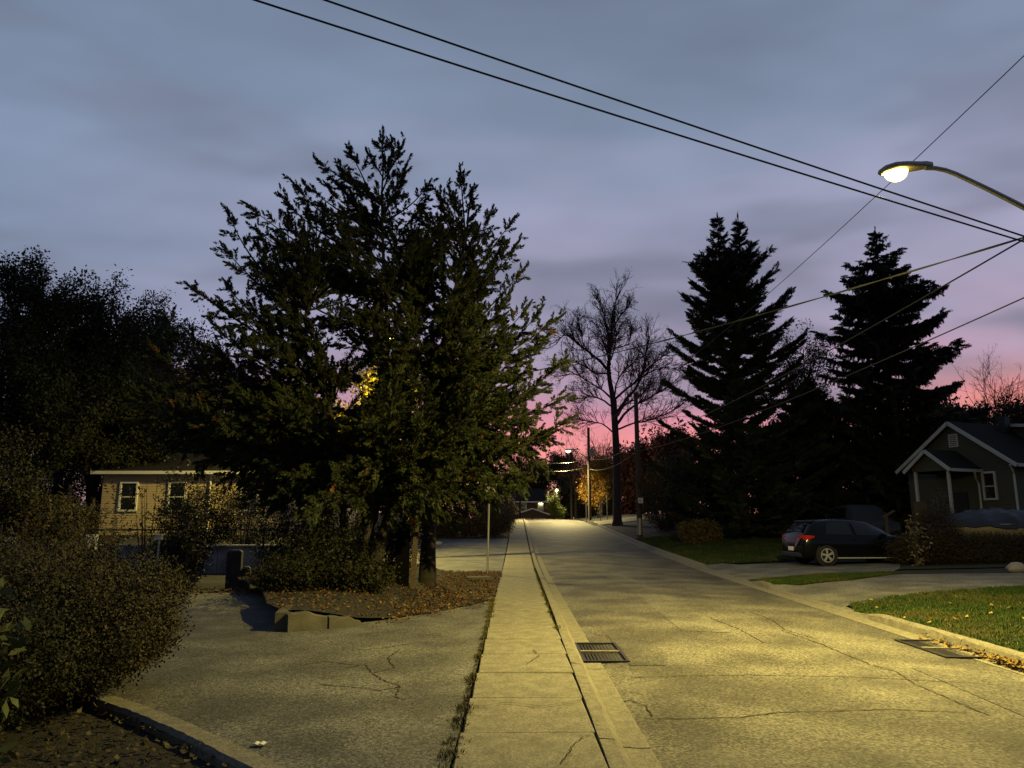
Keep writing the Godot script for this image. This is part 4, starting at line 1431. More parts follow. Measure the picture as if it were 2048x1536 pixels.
func left_house() -> void:
	var d := 36.0
	var a := P(203, 1000, d)
	var x0 := a.x
	var x1 := P(640, 1000, d).x
	var g := 0.83
	var eave := P(200, 948, d).y - 0.02
	var t := thing("house", "small beige clapboard house with dark hip roof behind the chain-link fence", "house", Vector3(x0, 0, -d))
	var w := x1 - x0
	var s := mk()
	box(s, Vector3(w * 0.5, (g + eave) * 0.5 - 0.2, -4.0), Vector3(w - 0.04, eave - g + 0.4, 7.96))
	obj("wall", s, M.siding, t)
	var lap := mk()
	lapped(lap, Vector3(0, 0, 0), Vector3.RIGHT, Vector3(0, 0, 1), w, g - 0.3, eave, 0.115)
	lapped(lap, Vector3(0, 0, -8), Vector3(0, 0, 1), Vector3(-1, 0, 0), 8.0, g - 0.3, eave, 0.115)
	lapped(lap, Vector3(w, 0, 0), Vector3(0, 0, -1), Vector3(1, 0, 0), 8.0, g - 0.3, eave, 0.115)
	obj("siding", lap, M.siding, t)
	var r := mk()
	var o := 0.42
	var top := eave + 1.85
	var e := [Vector3(-o, eave + 0.14, o), Vector3(w + o, eave + 0.14, o), Vector3(w + o, eave + 0.14, -8 - o), Vector3(-o, eave + 0.14, -8 - o)]
	var ra := Vector3(1.5, top, -4)
	var rb := Vector3(w - 1.5, top, -4)
	quad(r, e[0], e[1], rb, ra)
	quad(r, e[2], e[3], ra, rb)
	tri(r, e[1], e[2], rb)
	tri(r, e[3], e[0], ra)
	quad(r, e[3], e[2], e[1], e[0])
	obj("roof", r, M.shingle, t)
	var f := mk()
	box(f, Vector3(w * 0.5, eave + 0.07, o), Vector3(w + 2 * o, 0.15, 0.05))
	box(f, Vector3(-o, eave + 0.071, -4), Vector3(0.05, 0.148, 8 + 2 * o - 0.06))
	obj("fascia", f, M.white, t)
	var sf := mk()
	box(sf, Vector3(w * 0.5, eave + 0.005, o * 0.5), Vector3(w + 2 * o - 0.08, 0.02, o - 0.03))
	obj("soffit", sf, M.white, t)
	for p in [[258, 993], [355, 993], [500, 993]]:
		var q := P(p[0], p[1], d)
		window_on(t, Vector3(q.x - x0, q.y, 0.02), 0.72, 1.25, Basis.IDENTITY, M.white)
	for p in [[248, 0], [286, 0]]:
		var v := mk()
		var q := P(p[0], 910, d + 2.6)
		var yy := eave + 0.14 + (top - eave - 0.14) * 3.0 / 4.42
		slab(v, Vector3(q.x - x0, yy + 0.06, -2.6), Vector3(0.4, 0.14, 0.35), 0.04)
		obj("roof_vent", v, M.white, t)
	var dp := mk()
	var q2 := P(417, 1040, d)
	cyl(dp, Vector3(q2.x - x0, g - 0.3, 0.09), Vector3(q2.x - x0, eave - 0.02, 0.09), 0.05)
	obj("downspout", dp, M.white, t)

func right_house() -> void:
	var cx := P(2034, 1000, 30.0).x
	var g := T(18.0, -31.0) - 0.1
	var t := thing("house", "dark green-grey gabled house with white trim and a small front porch", "house", Vector3(cx, 0, -30.0), deg_to_rad(-65.0))
	# local: the gable wall lies in the plane z = 0 and looks along +z, its near corner at x = 0, running to x = -W
	var W := 4.7
	var L := 9.0
	var eave := P(2022, 920, 30.0).y
	var peak := eave + 1.72
	var s := mk()
	box(s, Vector3(-W * 0.5, (g + eave) * 0.5, -L * 0.5), Vector3(W, eave - g, L))
	for z in [0.0, -L]:
		var a := Vector3(-W, eave, z)
		var b := Vector3(0, eave, z)
		var c := Vector3(-W * 0.5, peak, z)
		if z == 0.0: tri(s, a, b, c)
		else: tri(s, b, a, c)
	obj("wall", s, M.darksiding, t)
	var lap := mk()
	lapped(lap, Vector3(-W, 0, 0), Vector3.RIGHT, Vector3(0, 0, 1), W, g, eave, 0.14)
	lapped(lap, Vector3(0, 0, 0), Vector3(0, 0, -1), Vector3(1, 0, 0), L, g, eave, 0.14)
	obj("siding", lap, M.darksiding, t)
	var o := 0.3
	var k := (peak - eave) / (W * 0.5)
	var roof := func(x0: float, x1: float, ya: float, yb: float, z0: float, z1: float) -> SurfaceTool:
		var r := mk()
		var th := Vector3(0, 0.12, 0)
		var p := [Vector3(x0, ya, z0), Vector3(x1, yb, z0), Vector3(x1, yb, z1), Vector3(x0, ya, z1)]
		if x1 > x0:
			quad(r, p[0] + th, p[1] + th, p[2] + th, p[3] + th)
			quad(r, p[3], p[2], p[1], p[0])
			quad(r, p[0], p[1], p[1] + th, p[0] + th)
			quad(r, p[2], p[3], p[3] + th, p[2] + th)
			quad(r, p[1], p[2], p[2] + th, p[1] + th)
		else:
			quad(r, p[1] + th, p[0] + th, p[3] + th, p[2] + th)
			quad(r, p[0], p[3], p[2], p[1])
			quad(r, p[1], p[0], p[0] + th, p[1] + th)
			quad(r, p[3], p[2], p[2] + th, p[3] + th)
			quad(r, p[2], p[1], p[1] + th, p[2] + th)
		return r
	obj("roof", roof.call(-W * 0.5, 0.35, peak, eave - 0.35 * k, 0.3, -L - 0.3), M.shingle, t)
	obj("roof", roof.call(-W * 0.5, -W - 0.35, peak, eave - 0.35 * k, 0.3, -L - 0.3), M.shingle, t)
	var bar := func(a: Vector3, b: Vector3, h: float, th: float, m: Material, called: String) -> void:
		var st := mk()
		var dir := (b - a).normalized()
		var zz := dir.cross(Vector3.UP).normalized()
		box(st, (a + b) * 0.5, Vector3(a.distance_to(b), h, th), Basis(dir, zz.cross(dir), zz))
		obj(called, st, m, t)
	for sx in [1, -1]:
		var ex := 0.36 if sx > 0 else -W - 0.36
		bar.call(Vector3(-W * 0.5, peak + 0.02, 0.33), Vector3(ex, eave - 0.36 * k + 0.02, 0.33), 0.15, 0.05, M.trim, "barge_board")
	bar.call(Vector3(0.38, eave - 0.33 * k + 0.02, 0.3), Vector3(0.38, eave - 0.33 * k + 0.02, -L - 0.3), 0.13, 0.06, M.trim, "gutter")
	# a second, lower-pitched dormer roof further along
	var dm := mk()
	var dz := -3.2
	box(dm, Vector3(-0.9, peak - 0.55, dz - 1.9), Vector3(2.0, 0.9, 3.6))
	obj("dormer", dm, M.darksiding, t)
	var dr := mk()
	slab(dr, Vector3(-0.95, peak - 0.06, dz - 1.9), Vector3(2.7, 0.12, 4.2), 0.02, Basis(Vector3(0, 0, 1), -0.12))
	obj("roof", dr, M.shingle, t)
	bar.call(Vector3(-2.3, peak + 0.1, dz + 0.23), Vector3(0.42, peak - 0.225, dz + 0.23), 0.14, 0.05, M.trim, "barge_board")
	# windows and vent
	window_on(t, Vector3(-0.98, eave - 0.98, 0.03), 0.42, 1.0, Basis.IDENTITY, M.trim)
	var lv := mk()
	box(lv, Vector3(-W * 0.5, peak - 0.72, 0.03), Vector3(0.42, 0.56, 0.06))
	var vent := obj("gable_vent", lv, M.trim, t)
	for i in 6:
		var sl := mk()
		box(sl, Vector3(-W * 0.5, peak - 0.92 + i * 0.08, 0.066), Vector3(0.3, 0.03, 0.02), Basis(Vector3.RIGHT, 0.5))
		obj("slat", sl, M.darksiding, vent)
	var dp := mk()
	tube(dp, [Vector3(0.1, eave - 0.2, 0.34), Vector3(0.06, eave - 0.45, 0.12), Vector3(0.05, eave - 0.6, 0.08), Vector3(0.05, g, 0.08)], [0.045, 0.045, 0.045, 0.045], 8)
	obj("downspout", dp, M.trim, t)
	# porch on the left half of the gable wall
	var px := -2.3
	var pw := 0.82
	var pl := 1.8
	var pe := eave - 0.22
	var pp := pe + 0.66
	var fl := mk()
	box(fl, Vector3(px, g + 0.25, pl * 0.5), Vector3(pw * 2, 0.5, pl))
	obj("porch_floor", fl, M.wall, t)
	var gb := mk()
	tri(gb, Vector3(px - pw, pe, pl), Vector3(px + pw, pe, pl), Vector3(px, pp, pl))
	box(gb, Vector3(px, pe - 0.07, pl - 0.06), Vector3(pw * 2, 0.14, 0.1))
	obj("porch_gable", gb, M.darksiding, t)
	var kk := (pp - pe) / pw
	obj("porch_roof", roof.call(px, px + pw + 0.22, pp, pe - 0.22 * kk, pl + 0.2, 0.02), M.shingle, t)
	obj("porch_roof", roof.call(px, px - pw - 0.22, pp, pe - 0.22 * kk, pl + 0.2, 0.02), M.shingle, t)
	for sx in [1, -1]:
		bar.call(Vector3(px, pp + 0.03, pl + 0.23), Vector3(px + sx * (pw + 0.24), pe - 0.24 * kk + 0.03, pl + 0.23), 0.14, 0.05, M.trim, "barge_board")
		var po := mk()
		box(po, Vector3(px + sx * (pw - 0.08), (g + 0.5 + pe - 0.14) * 0.5, pl - 0.1), Vector3(0.1, pe - 0.14 - g - 0.5, 0.1))
		obj("porch_post", po, M.trim, t)
	bar.call(Vector3(px + pw + 0.25, pe - 0.2 * kk + 0.02, pl + 0.18), Vector3(px + pw + 0.25, pe - 0.2 * kk + 0.02, 0.03), 0.12, 0.06, M.trim, "gutter")
	var d2 := mk()
	tube(d2, [Vector3(px + pw + 0.25, pe - 0.2, 0.55), Vector3(px + pw + 0.1, pe - 0.45, 0.3), Vector3(px + pw + 0.08, pe - 0.7, 0.1), Vector3(px + pw + 0.08, g, 0.1)], [0.045, 0.045, 0.045, 0.045], 8)
	obj("downspout", d2, M.trim, t)
	var dr2 := mk()
	box(dr2, Vector3(px - 0.1, g + 1.5, 0.03), Vector3(0.85, 2.0, 0.06))
	obj("door", dr2, M.blackplastic, t)
	var ch := mk()
	box(ch, Vector3(-W * 0.5 + 0.5, peak + 0.05, -2.7), Vector3(0.34, 0.7, 0.34))
	obj("chimney", ch, M.blackplastic, t)
	# pale climber on the porch post
	rng.seed = 51
	var at := t.transform * Vector3(px + 0.5, g + 0.45, pl + 0.12)
	bush("climbing_plant", "pale climbing plant on the porch post of the dark house", "plant", at, Vector3(0.36, 2.0, 0.36), 150, "medium", Color(0.1, 0.1, 0.08), Color(0.2, 0.19, 0.16), 52, "", 0.6, 0.4, true, 14)

func far_house() -> void:
	var d := 128.0
	var c := P(1066, 1020, d)
	var g := rise(d) - 0.4
	var t := thing("house", "two-storey brick house with garage gable beyond the crest of the road", "house", Vector3(c.x, 0, -d))
	var eave := P(1066, 1003, d).y
	var s := mk()
	box(s, Vector3(-0.3, (g + eave) * 0.5, -4), Vector3(8.6, eave - g, 8))
	obj("wall", s, M.brick, t)
	var r := mk()
	var top := P(1066, 975, d).y
	var e := [Vector3(-4.9, eave, 0.5), Vector3(4.3, eave, 0.5), Vector3(4.3, eave, -8.5), Vector3(-4.9, eave, -8.5)]
	quad(r, e[0], e[1], Vector3(1.6, top, -4), Vector3(-2.2, top, -4))
	quad(r, e[2], e[3], Vector3(-2.2, top, -4), Vector3(1.6, top, -4))
	tri(r, e[1], e[2], Vector3(1.6, top, -4))
	tri(r, e[3], e[0], Vector3(-2.2, top, -4))
	obj("roof", r, M.shingle, t)
	var f := mk()
	box(f, Vector3(-0.3, eave - 0.08, 0.52), Vector3(9.2, 0.2, 0.06))
	obj("fascia", f, M.white, t)
	for p in [[1047, 1015], [1081, 1013]]:
		var q := P(p[0], p[1], d)
		window_on(t, Vector3(q.x - c.x, q.y, 0.02), 0.9, 1.2, Basis.IDENTITY, M.white)
	# garage with its own gable in front
	var gx := P(1064, 1020, d).x - c.x
	var ga := mk()
	var ge := P(1064, 1028, d).y
	var gp := P(1064, 1018, d).y
	box(ga, Vector3(gx, (g + ge) * 0.5, 1.5), Vector3(5.0, ge - g, 3.0))
	tri(ga, Vector3(gx - 2.5, ge, 3.0), Vector3(gx + 2.5, ge, 3.0), Vector3(gx, gp, 3.0))
	obj("garage", ga, M.brick, t)
	var gr := mk()
	quad(gr, Vector3(gx - 2.9, ge - 0.1, 3.2), Vector3(gx, gp + 0.06, 3.2), Vector3(gx, gp + 0.06, 0), Vector3(gx - 2.9, ge - 0.1, 0))
	quad(gr, Vector3(gx, gp + 0.06, 3.2), Vector3(gx + 2.9, ge - 0.1, 3.2), Vector3(gx + 2.9, ge - 0.1, 0), Vector3(gx, gp + 0.06, 0))
	obj("garage_roof", gr, M.shingle, t)
	for sx in [-1, 1]:
		var bb := mk()
		var a := Vector3(gx, gp + 0.03, 3.23)
		var b := Vector3(gx + sx * 2.9, ge - 0.13, 3.23)
		var dir := (b - a).normalized()
		box(bb, (a + b) * 0.5, Vector3(a.distance_to(b), 0.18, 0.05), Basis(dir, Vector3(0, 0, 1).cross(dir), Vector3(0, 0, 1)))
		obj("barge_board", bb, M.white, t)
	for sx in [-1, 1]:
		var gd := mk()
		box(gd, Vector3(gx + sx * 1.15, g + 1.05, 3.03), Vector3(1.9, 2.1, 0.06))
		obj("garage_door", gd, M.siding, t)

# ---------------------------------------------------------------- left side: fence, wall, posts
func left_side() -> void:
	var t := thing("garden_wall", "long pale concrete wall holding up the yard behind the fence", "wall")
	for i in 10:
		var s := mk()
		var x := -7.15 - 2.4 * (i + 0.5)
		box(s, Vector3(x, 0.42, -24.35), Vector3(2.385, 0.86, 0.25))
		obj("wall_panel", s, M.palewall, t)
		var c := mk()
		slab(c, Vector3(x, 0.885, -24.35), Vector3(2.39, 0.07, 0.34), 0.015)
		obj("coping", c, M.palewall, t)
	var f := thing("chain_link_fence", "rusty chain-link fence with dark posts before the pale wall", "fence")
	var d := 20.6
	var x0 := -14.5
	var x1 := -4.6
	var xp := P(563, 1100, d).x
	var x := xp + 1.9
	while x > x0:
		var p := mk()
		cyl(p, Vector3(x, 0.0, -d), Vector3(x, 1.52, -d), 0.045 if absf(x - xp) < 0.1 else 0.032, 8)
		obj("post", p, M.iron, f)
		x -= 2.4
	var rl := mk()
	cyl(rl, Vector3(x0, 1.44, -d), Vector3(x1, 1.44, -d), 0.022, 6)
	obj("top_rail", rl, M.iron, f)
	var ms := mk()
	var i := x0
	while i < x1:
		for s in [-1, 1]:
			var a := Vector3(i, 0.12, -d - 0.03)
			var b := Vector3(clampf(i + s * 1.3, x0, x1), 0.12 + absf(clampf(i + s * 1.3, x0, x1) - i), -d - 0.03)
			if a.distance_to(b) > 0.1: tube(ms, [a, b], [0.003, 0.003], 3, false)
		i += 0.09
	obj("mesh_wire", ms, M.iron, f).set_meta("kind", "stuff")
	# concrete stump, boxes and little posts
	var st := mk()
	var q := P(466, 1180, 18.8)
	slab(st, Vector3(q.x, 0.5, -18.8), Vector3(0.34, 0.95, 0.3), 0.05, Basis(Vector3.UP, 0.2))
	slab(st, Vector3(q.x + 0.28, 0.3, -18.85), Vector3(0.2, 0.55, 0.3), 0.05, Basis(Vector3.UP, 0.25))
	tag(obj("concrete_stump", st, M.wall), "broken concrete stump in front of the chain-link fence", "stump")
	for p in [[20, 1082, 0.2, 0.16, "small white sign plate at the left edge above the bush"], [183, 1084, 0.24, 0.34, "white utility box behind the bush, left of the house corner"], [318, 1074, 0.15, 0.12, "small pale post cap between the shrubs before the house"]]:
		var b := mk()
		var c := P(p[0], p[1], 17.5)
		slab(b, c, Vector3(p[2], p[3], 0.12), 0.015)
		cyl(b, Vector3(c.x, 0, c.z - 0.02), Vector3(c.x, c.y, c.z - 0.02), 0.02, 6)
		tag(obj("marker_box", b, M.paper), p[4], "box")
	# black panel and wooden posts beside the juniper trunk
	var bp := thing("notice_board", "tall black board on a wooden post, right of the juniper trunks", "sign")
	var c2 := P(822, 1165, 17.8)
	var gy := T(c2.x, c2.z) + mound(c2.x)
	var top := P(822, 1042, 17.8).y
	var b1 := mk()
	slab(b1, Vector3(P(806, 1100, 17.8).x, (gy + top) * 0.5, -17.8), Vector3(0.3, top - gy - 0.04, 0.1), 0.02)
	obj("board", b1, M.sign_black, bp)
	var b2 := mk()
	box(b2, Vector3(P(829, 1100, 17.8).x, (gy + top) * 0.5 - 0.02, -17.83), Vector3(0.11, top - gy + 0.1, 0.11), Basis(Vector3(0, 0, 1), -0.05))
	obj("post", b2, M.post, bp)
	# the sign post by the sidewalk
	var sp := thing("sign_post", "thin steel sign post at the far edge of the leaf bed beside the sidewalk", "sign post")
	var s0 := P(975, 1150, 23.6)
	s0.y = 0.08
	var s1 := mk()
	cyl(s1, s0, s0 + Vector3(0.05, 3.0, 0), 0.032, 8)
	obj("post", s1, M.galv, sp)
	var s2 := mk()
	slab(s2, s0 + Vector3(0.05, 2.75, 0), Vector3(0.45, 0.6, 0.01), 0.002)
	obj("plate", s2, M.galv, sp)

func edging() -> Array:
	var run := []
	for p in [[640, 1640], [590, 1585], [525, 1542], [455, 1507], [385, 1473], [310, 1440], [235, 1412], [150, 1385], [60, 1360]]:
		var g := G(p[0], p[1])
		run.append([g.x, -g.z])
	return run

func soil_kerb() -> void:
	var t := thing("garden_kerb", "curved concrete edging between the forecourt and the bush", "kerb", Vector3.ZERO, 0.0, "", "structure")
	var run := edging()
	var cv := Curve3D.new()
	for i in run.size():
		var here := Vector3(run[i][0], 0, -run[i][1])
		var next := Vector3(run[mini(i + 1, run.size() - 1)][0], 0, -run[mini(i + 1, run.size() - 1)][1])
		var prev := Vector3(run[maxi(i - 1, 0)][0], 0, -run[maxi(i - 1, 0)][1])
		cv.add_point(here, (prev - next) * 0.18, (next - prev) * 0.18)
	var total := cv.get_baked_length()
	rng.seed = 60
	for piece in 3:
		var s := mk()
		var rows := []
		for k in 25:
			var at := total * (piece + 0.003 + 0.994 * k / 24.0) / 3.0
			var p := cv.sample_baked(at)
			var dir := (cv.sample_baked(minf(at + 0.05, total)) - cv.sample_baked(maxf(at - 0.05, 0))).normalized()
			var n := dir.cross(Vector3.UP)
			var row := []
			for q in [[0.115, -0.06], [0.108, 0.085], [0.08, 0.118], [-0.08, 0.122], [-0.108, 0.09], [-0.115, -0.06]]:
				row.append(p + n * (q[0] + u(-0.006, 0.006)) + Vector3(0, q[1] + u(-0.004, 0.004), 0))
			rows.append(row)
		for k in 24:
			for q in 5: quad(s, rows[k][q], rows[k + 1][q], rows[k + 1][q + 1], rows[k][q + 1])
		for q in range(1, 5):
			tri(s, rows[0][0], rows[0][q], rows[0][q + 1])
			tri(s, rows[24][0], rows[24][q + 1], rows[24][q])
		obj("kerb_stone", s, M.kerb, t)
	rng.seed = 61
	var xs := []
	var cs := []
	for i in 2600:
		var x := u(-5.5, -1.0)
		var d := u(3.6, 7.2)
		if inside(edging() + [[-9, 7.6], [-9, 3.0]], x + 0.12, d - 0.1) == false: continue
		xs.append(Transform3D(Basis.from_euler(Vector3(u(-0.6, 0.6), u(0, TAU), u(-0.6, 0.6))).scaled(Vector3.ONE * u(0.4, 0.9)), Vector3(x, 0.06 + u(0, 0.03), -d)))
		cs.append(tint(Color(0.06, 0.045, 0.025), Color(0.12, 0.1, 0.045), 0.5))
	tag(multi("fallen_leaves", leafmesh.fallen, M.litter, xs, cs), "sparse dead leaves on the earth under the big bush", "leaves", "", "stuff")
	var pp := mk()
	var q := G(520, 1490)
	for k in 5:
		var a := Vector3(q.x - 0.05 + k * 0.022, q.y + 0.012 + 0.01 * (k % 2), q.z)
		var b := a + Vector3(0.022, 0.01 * (1 - 2 * (k % 2)), 0)
		quad(pp, a + Vector3(0, 0, 0.03 + 0.006 * k), b + Vector3(0, 0, 0.036), b - Vector3(0, 0, 0.03), a - Vector3(0, 0, 0.025))
	tag(obj("paper_scrap", pp, M.paper), "crumpled white paper scrap on the forecourt by the edging", "litter")

# ---------------------------------------------------------------- right side small things
func covered_boat() -> void:
	var t := thing("covered_boat", "pale hull under a dark wrinkled tarp, parked behind the hedge", "boat", P(2010, 1085, 26.4) * Vector3(1, 0, 1) + Vector3(0, T(17.5, -26.4) + 0.22, 0), -0.12)
	var hl := mk()
	hl.set_smooth_group(0)
	var rows := []
	for i in 9:
		var f := i / 8.0
		var w := 1.05 * (0.35 + 0.65 * smoothstep(0.0, 0.3, f))
		rows.append([Vector3(-2.4 + 5 * f, 0.35 + 0.25 * (1 - smoothstep(0.0, 0.35, f)), w * 0.4), Vector3(-2.4 + 5 * f, 0.62, w * 0.9), Vector3(-2.4 + 5 * f, 0.98, w)])
	for i in 8:
		for k in 2:
			quad(hl, rows[i][k], rows[i + 1][k], rows[i + 1][k + 1], rows[i][k + 1])
			var mz := Vector3(1, 1, -1)
			quad(hl, rows[i][k + 1] * mz, rows[i + 1][k + 1] * mz, rows[i + 1][k] * mz, rows[i][k] * mz)
	quad(hl, rows[0][1], rows[0][2], rows[0][2] * Vector3(1, 1, -1), rows[0][1] * Vector3(1, 1, -1))
	obj("hull", hl, M.hull, t)
	var tp := mk()
	tp.set_smooth_group(0)
	wob.seed = 71
	var pt := func(i: int, k: int) -> Vector3:
		var f := i / 40.0
		var g := k / 20.0 * 2.0 - 1.0
		var w := 1.12 * (0.35 + 0.65 * smoothstep(0.0, 0.3, f))
		var h := 0.95 + (0.42 * sin(PI * clampf(f * 0.9 + 0.06, 0, 1)) + 0.1) * (1.0 - pow(absf(g), 2.4))
		h += 0.12 * wob.get_noise_2d(f * 300, g * 70) + 0.07 * wob.get_noise_2d(f * 900 + g * 200, g * 300)
		if absf(g) > 0.9: h -= (absf(g) - 0.9) * 0.9
		return Vector3(-2.5 + 5.2 * f, h, g * w)
	for i in 40:
		for k in 20:
			quad(tp, pt.call(i, k + 1), pt.call(i + 1, k + 1), pt.call(i + 1, k), pt.call(i, k))
	obj("tarp", tp, M.tarp, t)
	var tr := mk()
	box(tr, Vector3(0, 0.3, 0), Vector3(4.2, 0.08, 1.0))
	obj("trailer", tr, M.iron, t)
	for s in [-1, 1]:
		var wl := mk()
		tube(wl, [Vector3(0.3, 0.28, s * 0.75), Vector3(0.3, 0.28, s * 0.95)], [0.28, 0.28], 20)
		obj("wheel", wl, M.rubber, t)

func right_side() -> void:
	var q := G(1920, 1146)
	bush("hedge", "low dark reddish hedge in front of the covered boat", "hedge", Vector3(15.6, T(15.6, -24.6), -24.75), Vector3(3.4, 0.85, 0.75), 5200, "medium", Color(0.045, 0.022, 0.014), Color(0.04, 0.036, 0.016), 81, "", 0.42, 0.16, true, 60)
	var e := P(1870, 1060, 24.7)
	bush("shrub", "rounded reddish shrub rising from the hedge below the porch", "shrub", Vector3(e.x, T(e.x, e.z), e.z), Vector3(0.8, 1.7, 0.65), 1500, "medium", Color(0.04, 0.018, 0.012), Color(0.03, 0.022, 0.012), 82, "", 0.42, 0.25, false, 40)
	var w := P(1832, 1075, 24.2)
	bush("flowering_plant", "pale leafy plant with drooping white blooms above the hedge end", "plant", Vector3(w.x, T(w.x, w.z), w.z), Vector3(0.28, 1.5, 0.25), 26, "large", Color(0.1, 0.085, 0.05), Color(0.2, 0.17, 0.12), 83, "", 0.55, 0.5, false, 14)
	bush("shrub", "yellowish low shrub at the foot of the spruce", "shrub", G(1400, 1086), Vector3(0.9, 1.0, 0.8), 420, "large", Color(0.12, 0.08, 0.03), Color(0.16, 0.12, 0.05), 84, "", 0.6, 0.3, false, 20)
	bush("shrub", "green-yellow bush by the utility pole, dim under the trees", "shrub", Vector3(9.6, T(9.6, -49), -49), Vector3(1.6, 4.6, 1.5), 1500, "medium", Color(0.06, 0.055, 0.018), Color(0.09, 0.075, 0.022), 85, "", 0.9, 0.35, false, 40)
	# stones at the foot of the spruce and white rock by the hedge
	rng.seed = 86
	for p in [[1420, 1080, 0.3, "pale boulder at the foot of the yellowish shrub"], [2035, 1143, 0.22, "white rock at the right end of the hedge"], [878, 1090, 0.16, "white stone by the far shrubs, left of the sign post"]]:
		var s := mk()
		s.set_smooth_group(0)
		var c := G(p[0], p[1])
		wob.seed = int(p[0])
		var pt := func(i: int, k: int) -> Vector3:
			var a := TAU * (k % 10) / 10.0
			var b := PI * i / 6.0
			var v := Vector3(sin(b) * cos(a), cos(b), sin(b) * sin(a))
			return c + v * Vector3(1.2, 0.75, 0.9) * p[2] * (1.0 + 0.35 * wob.get_noise_3d(v.x * 90, v.y * 90, v.z * 90)) + Vector3(0, p[2] * 0.4, 0)
		for i in 6:
			for k in 10: quad(s, pt.call(i + 1, k + 1), pt.call(i + 1, k), pt.call(i, k), pt.call(i, k + 1))
		tag(obj("boulder", s, M.palewall), p[3], "rock")
	# railing post
	var rp := thing("handrail", "short wooden handrail post behind the hatchback", "handrail")
	var a := P(1775, 1068, 29.0)
	var s2 := mk()
	box(s2, Vector3(a.x, T(a.x, a.z) + 0.75, a.z), Vector3(0.1, 1.5, 0.1))
	obj("post", s2, M.post, rp)
	var s3 := mk()
	box(s3, Vector3(a.x + 0.1, T(a.x, a.z) + 1.56, a.z), Vector3(0.55, 0.07, 0.09), Basis(Vector3(0, 0, 1), 0.5))
	obj("rail", s3, M.post, rp)
	var fp := mk()
	var b := P(1842, 1030, 28.2)
	box(fp, Vector3(b.x, T(b.x, b.z) + 1.0, b.z), Vector3(0.42, 2.0, 0.05), Basis(Vector3.UP, -0.4))
	tag(obj("fence_panel", fp, M.post), "narrow wooden fence panel at the porch steps", "fence panel")

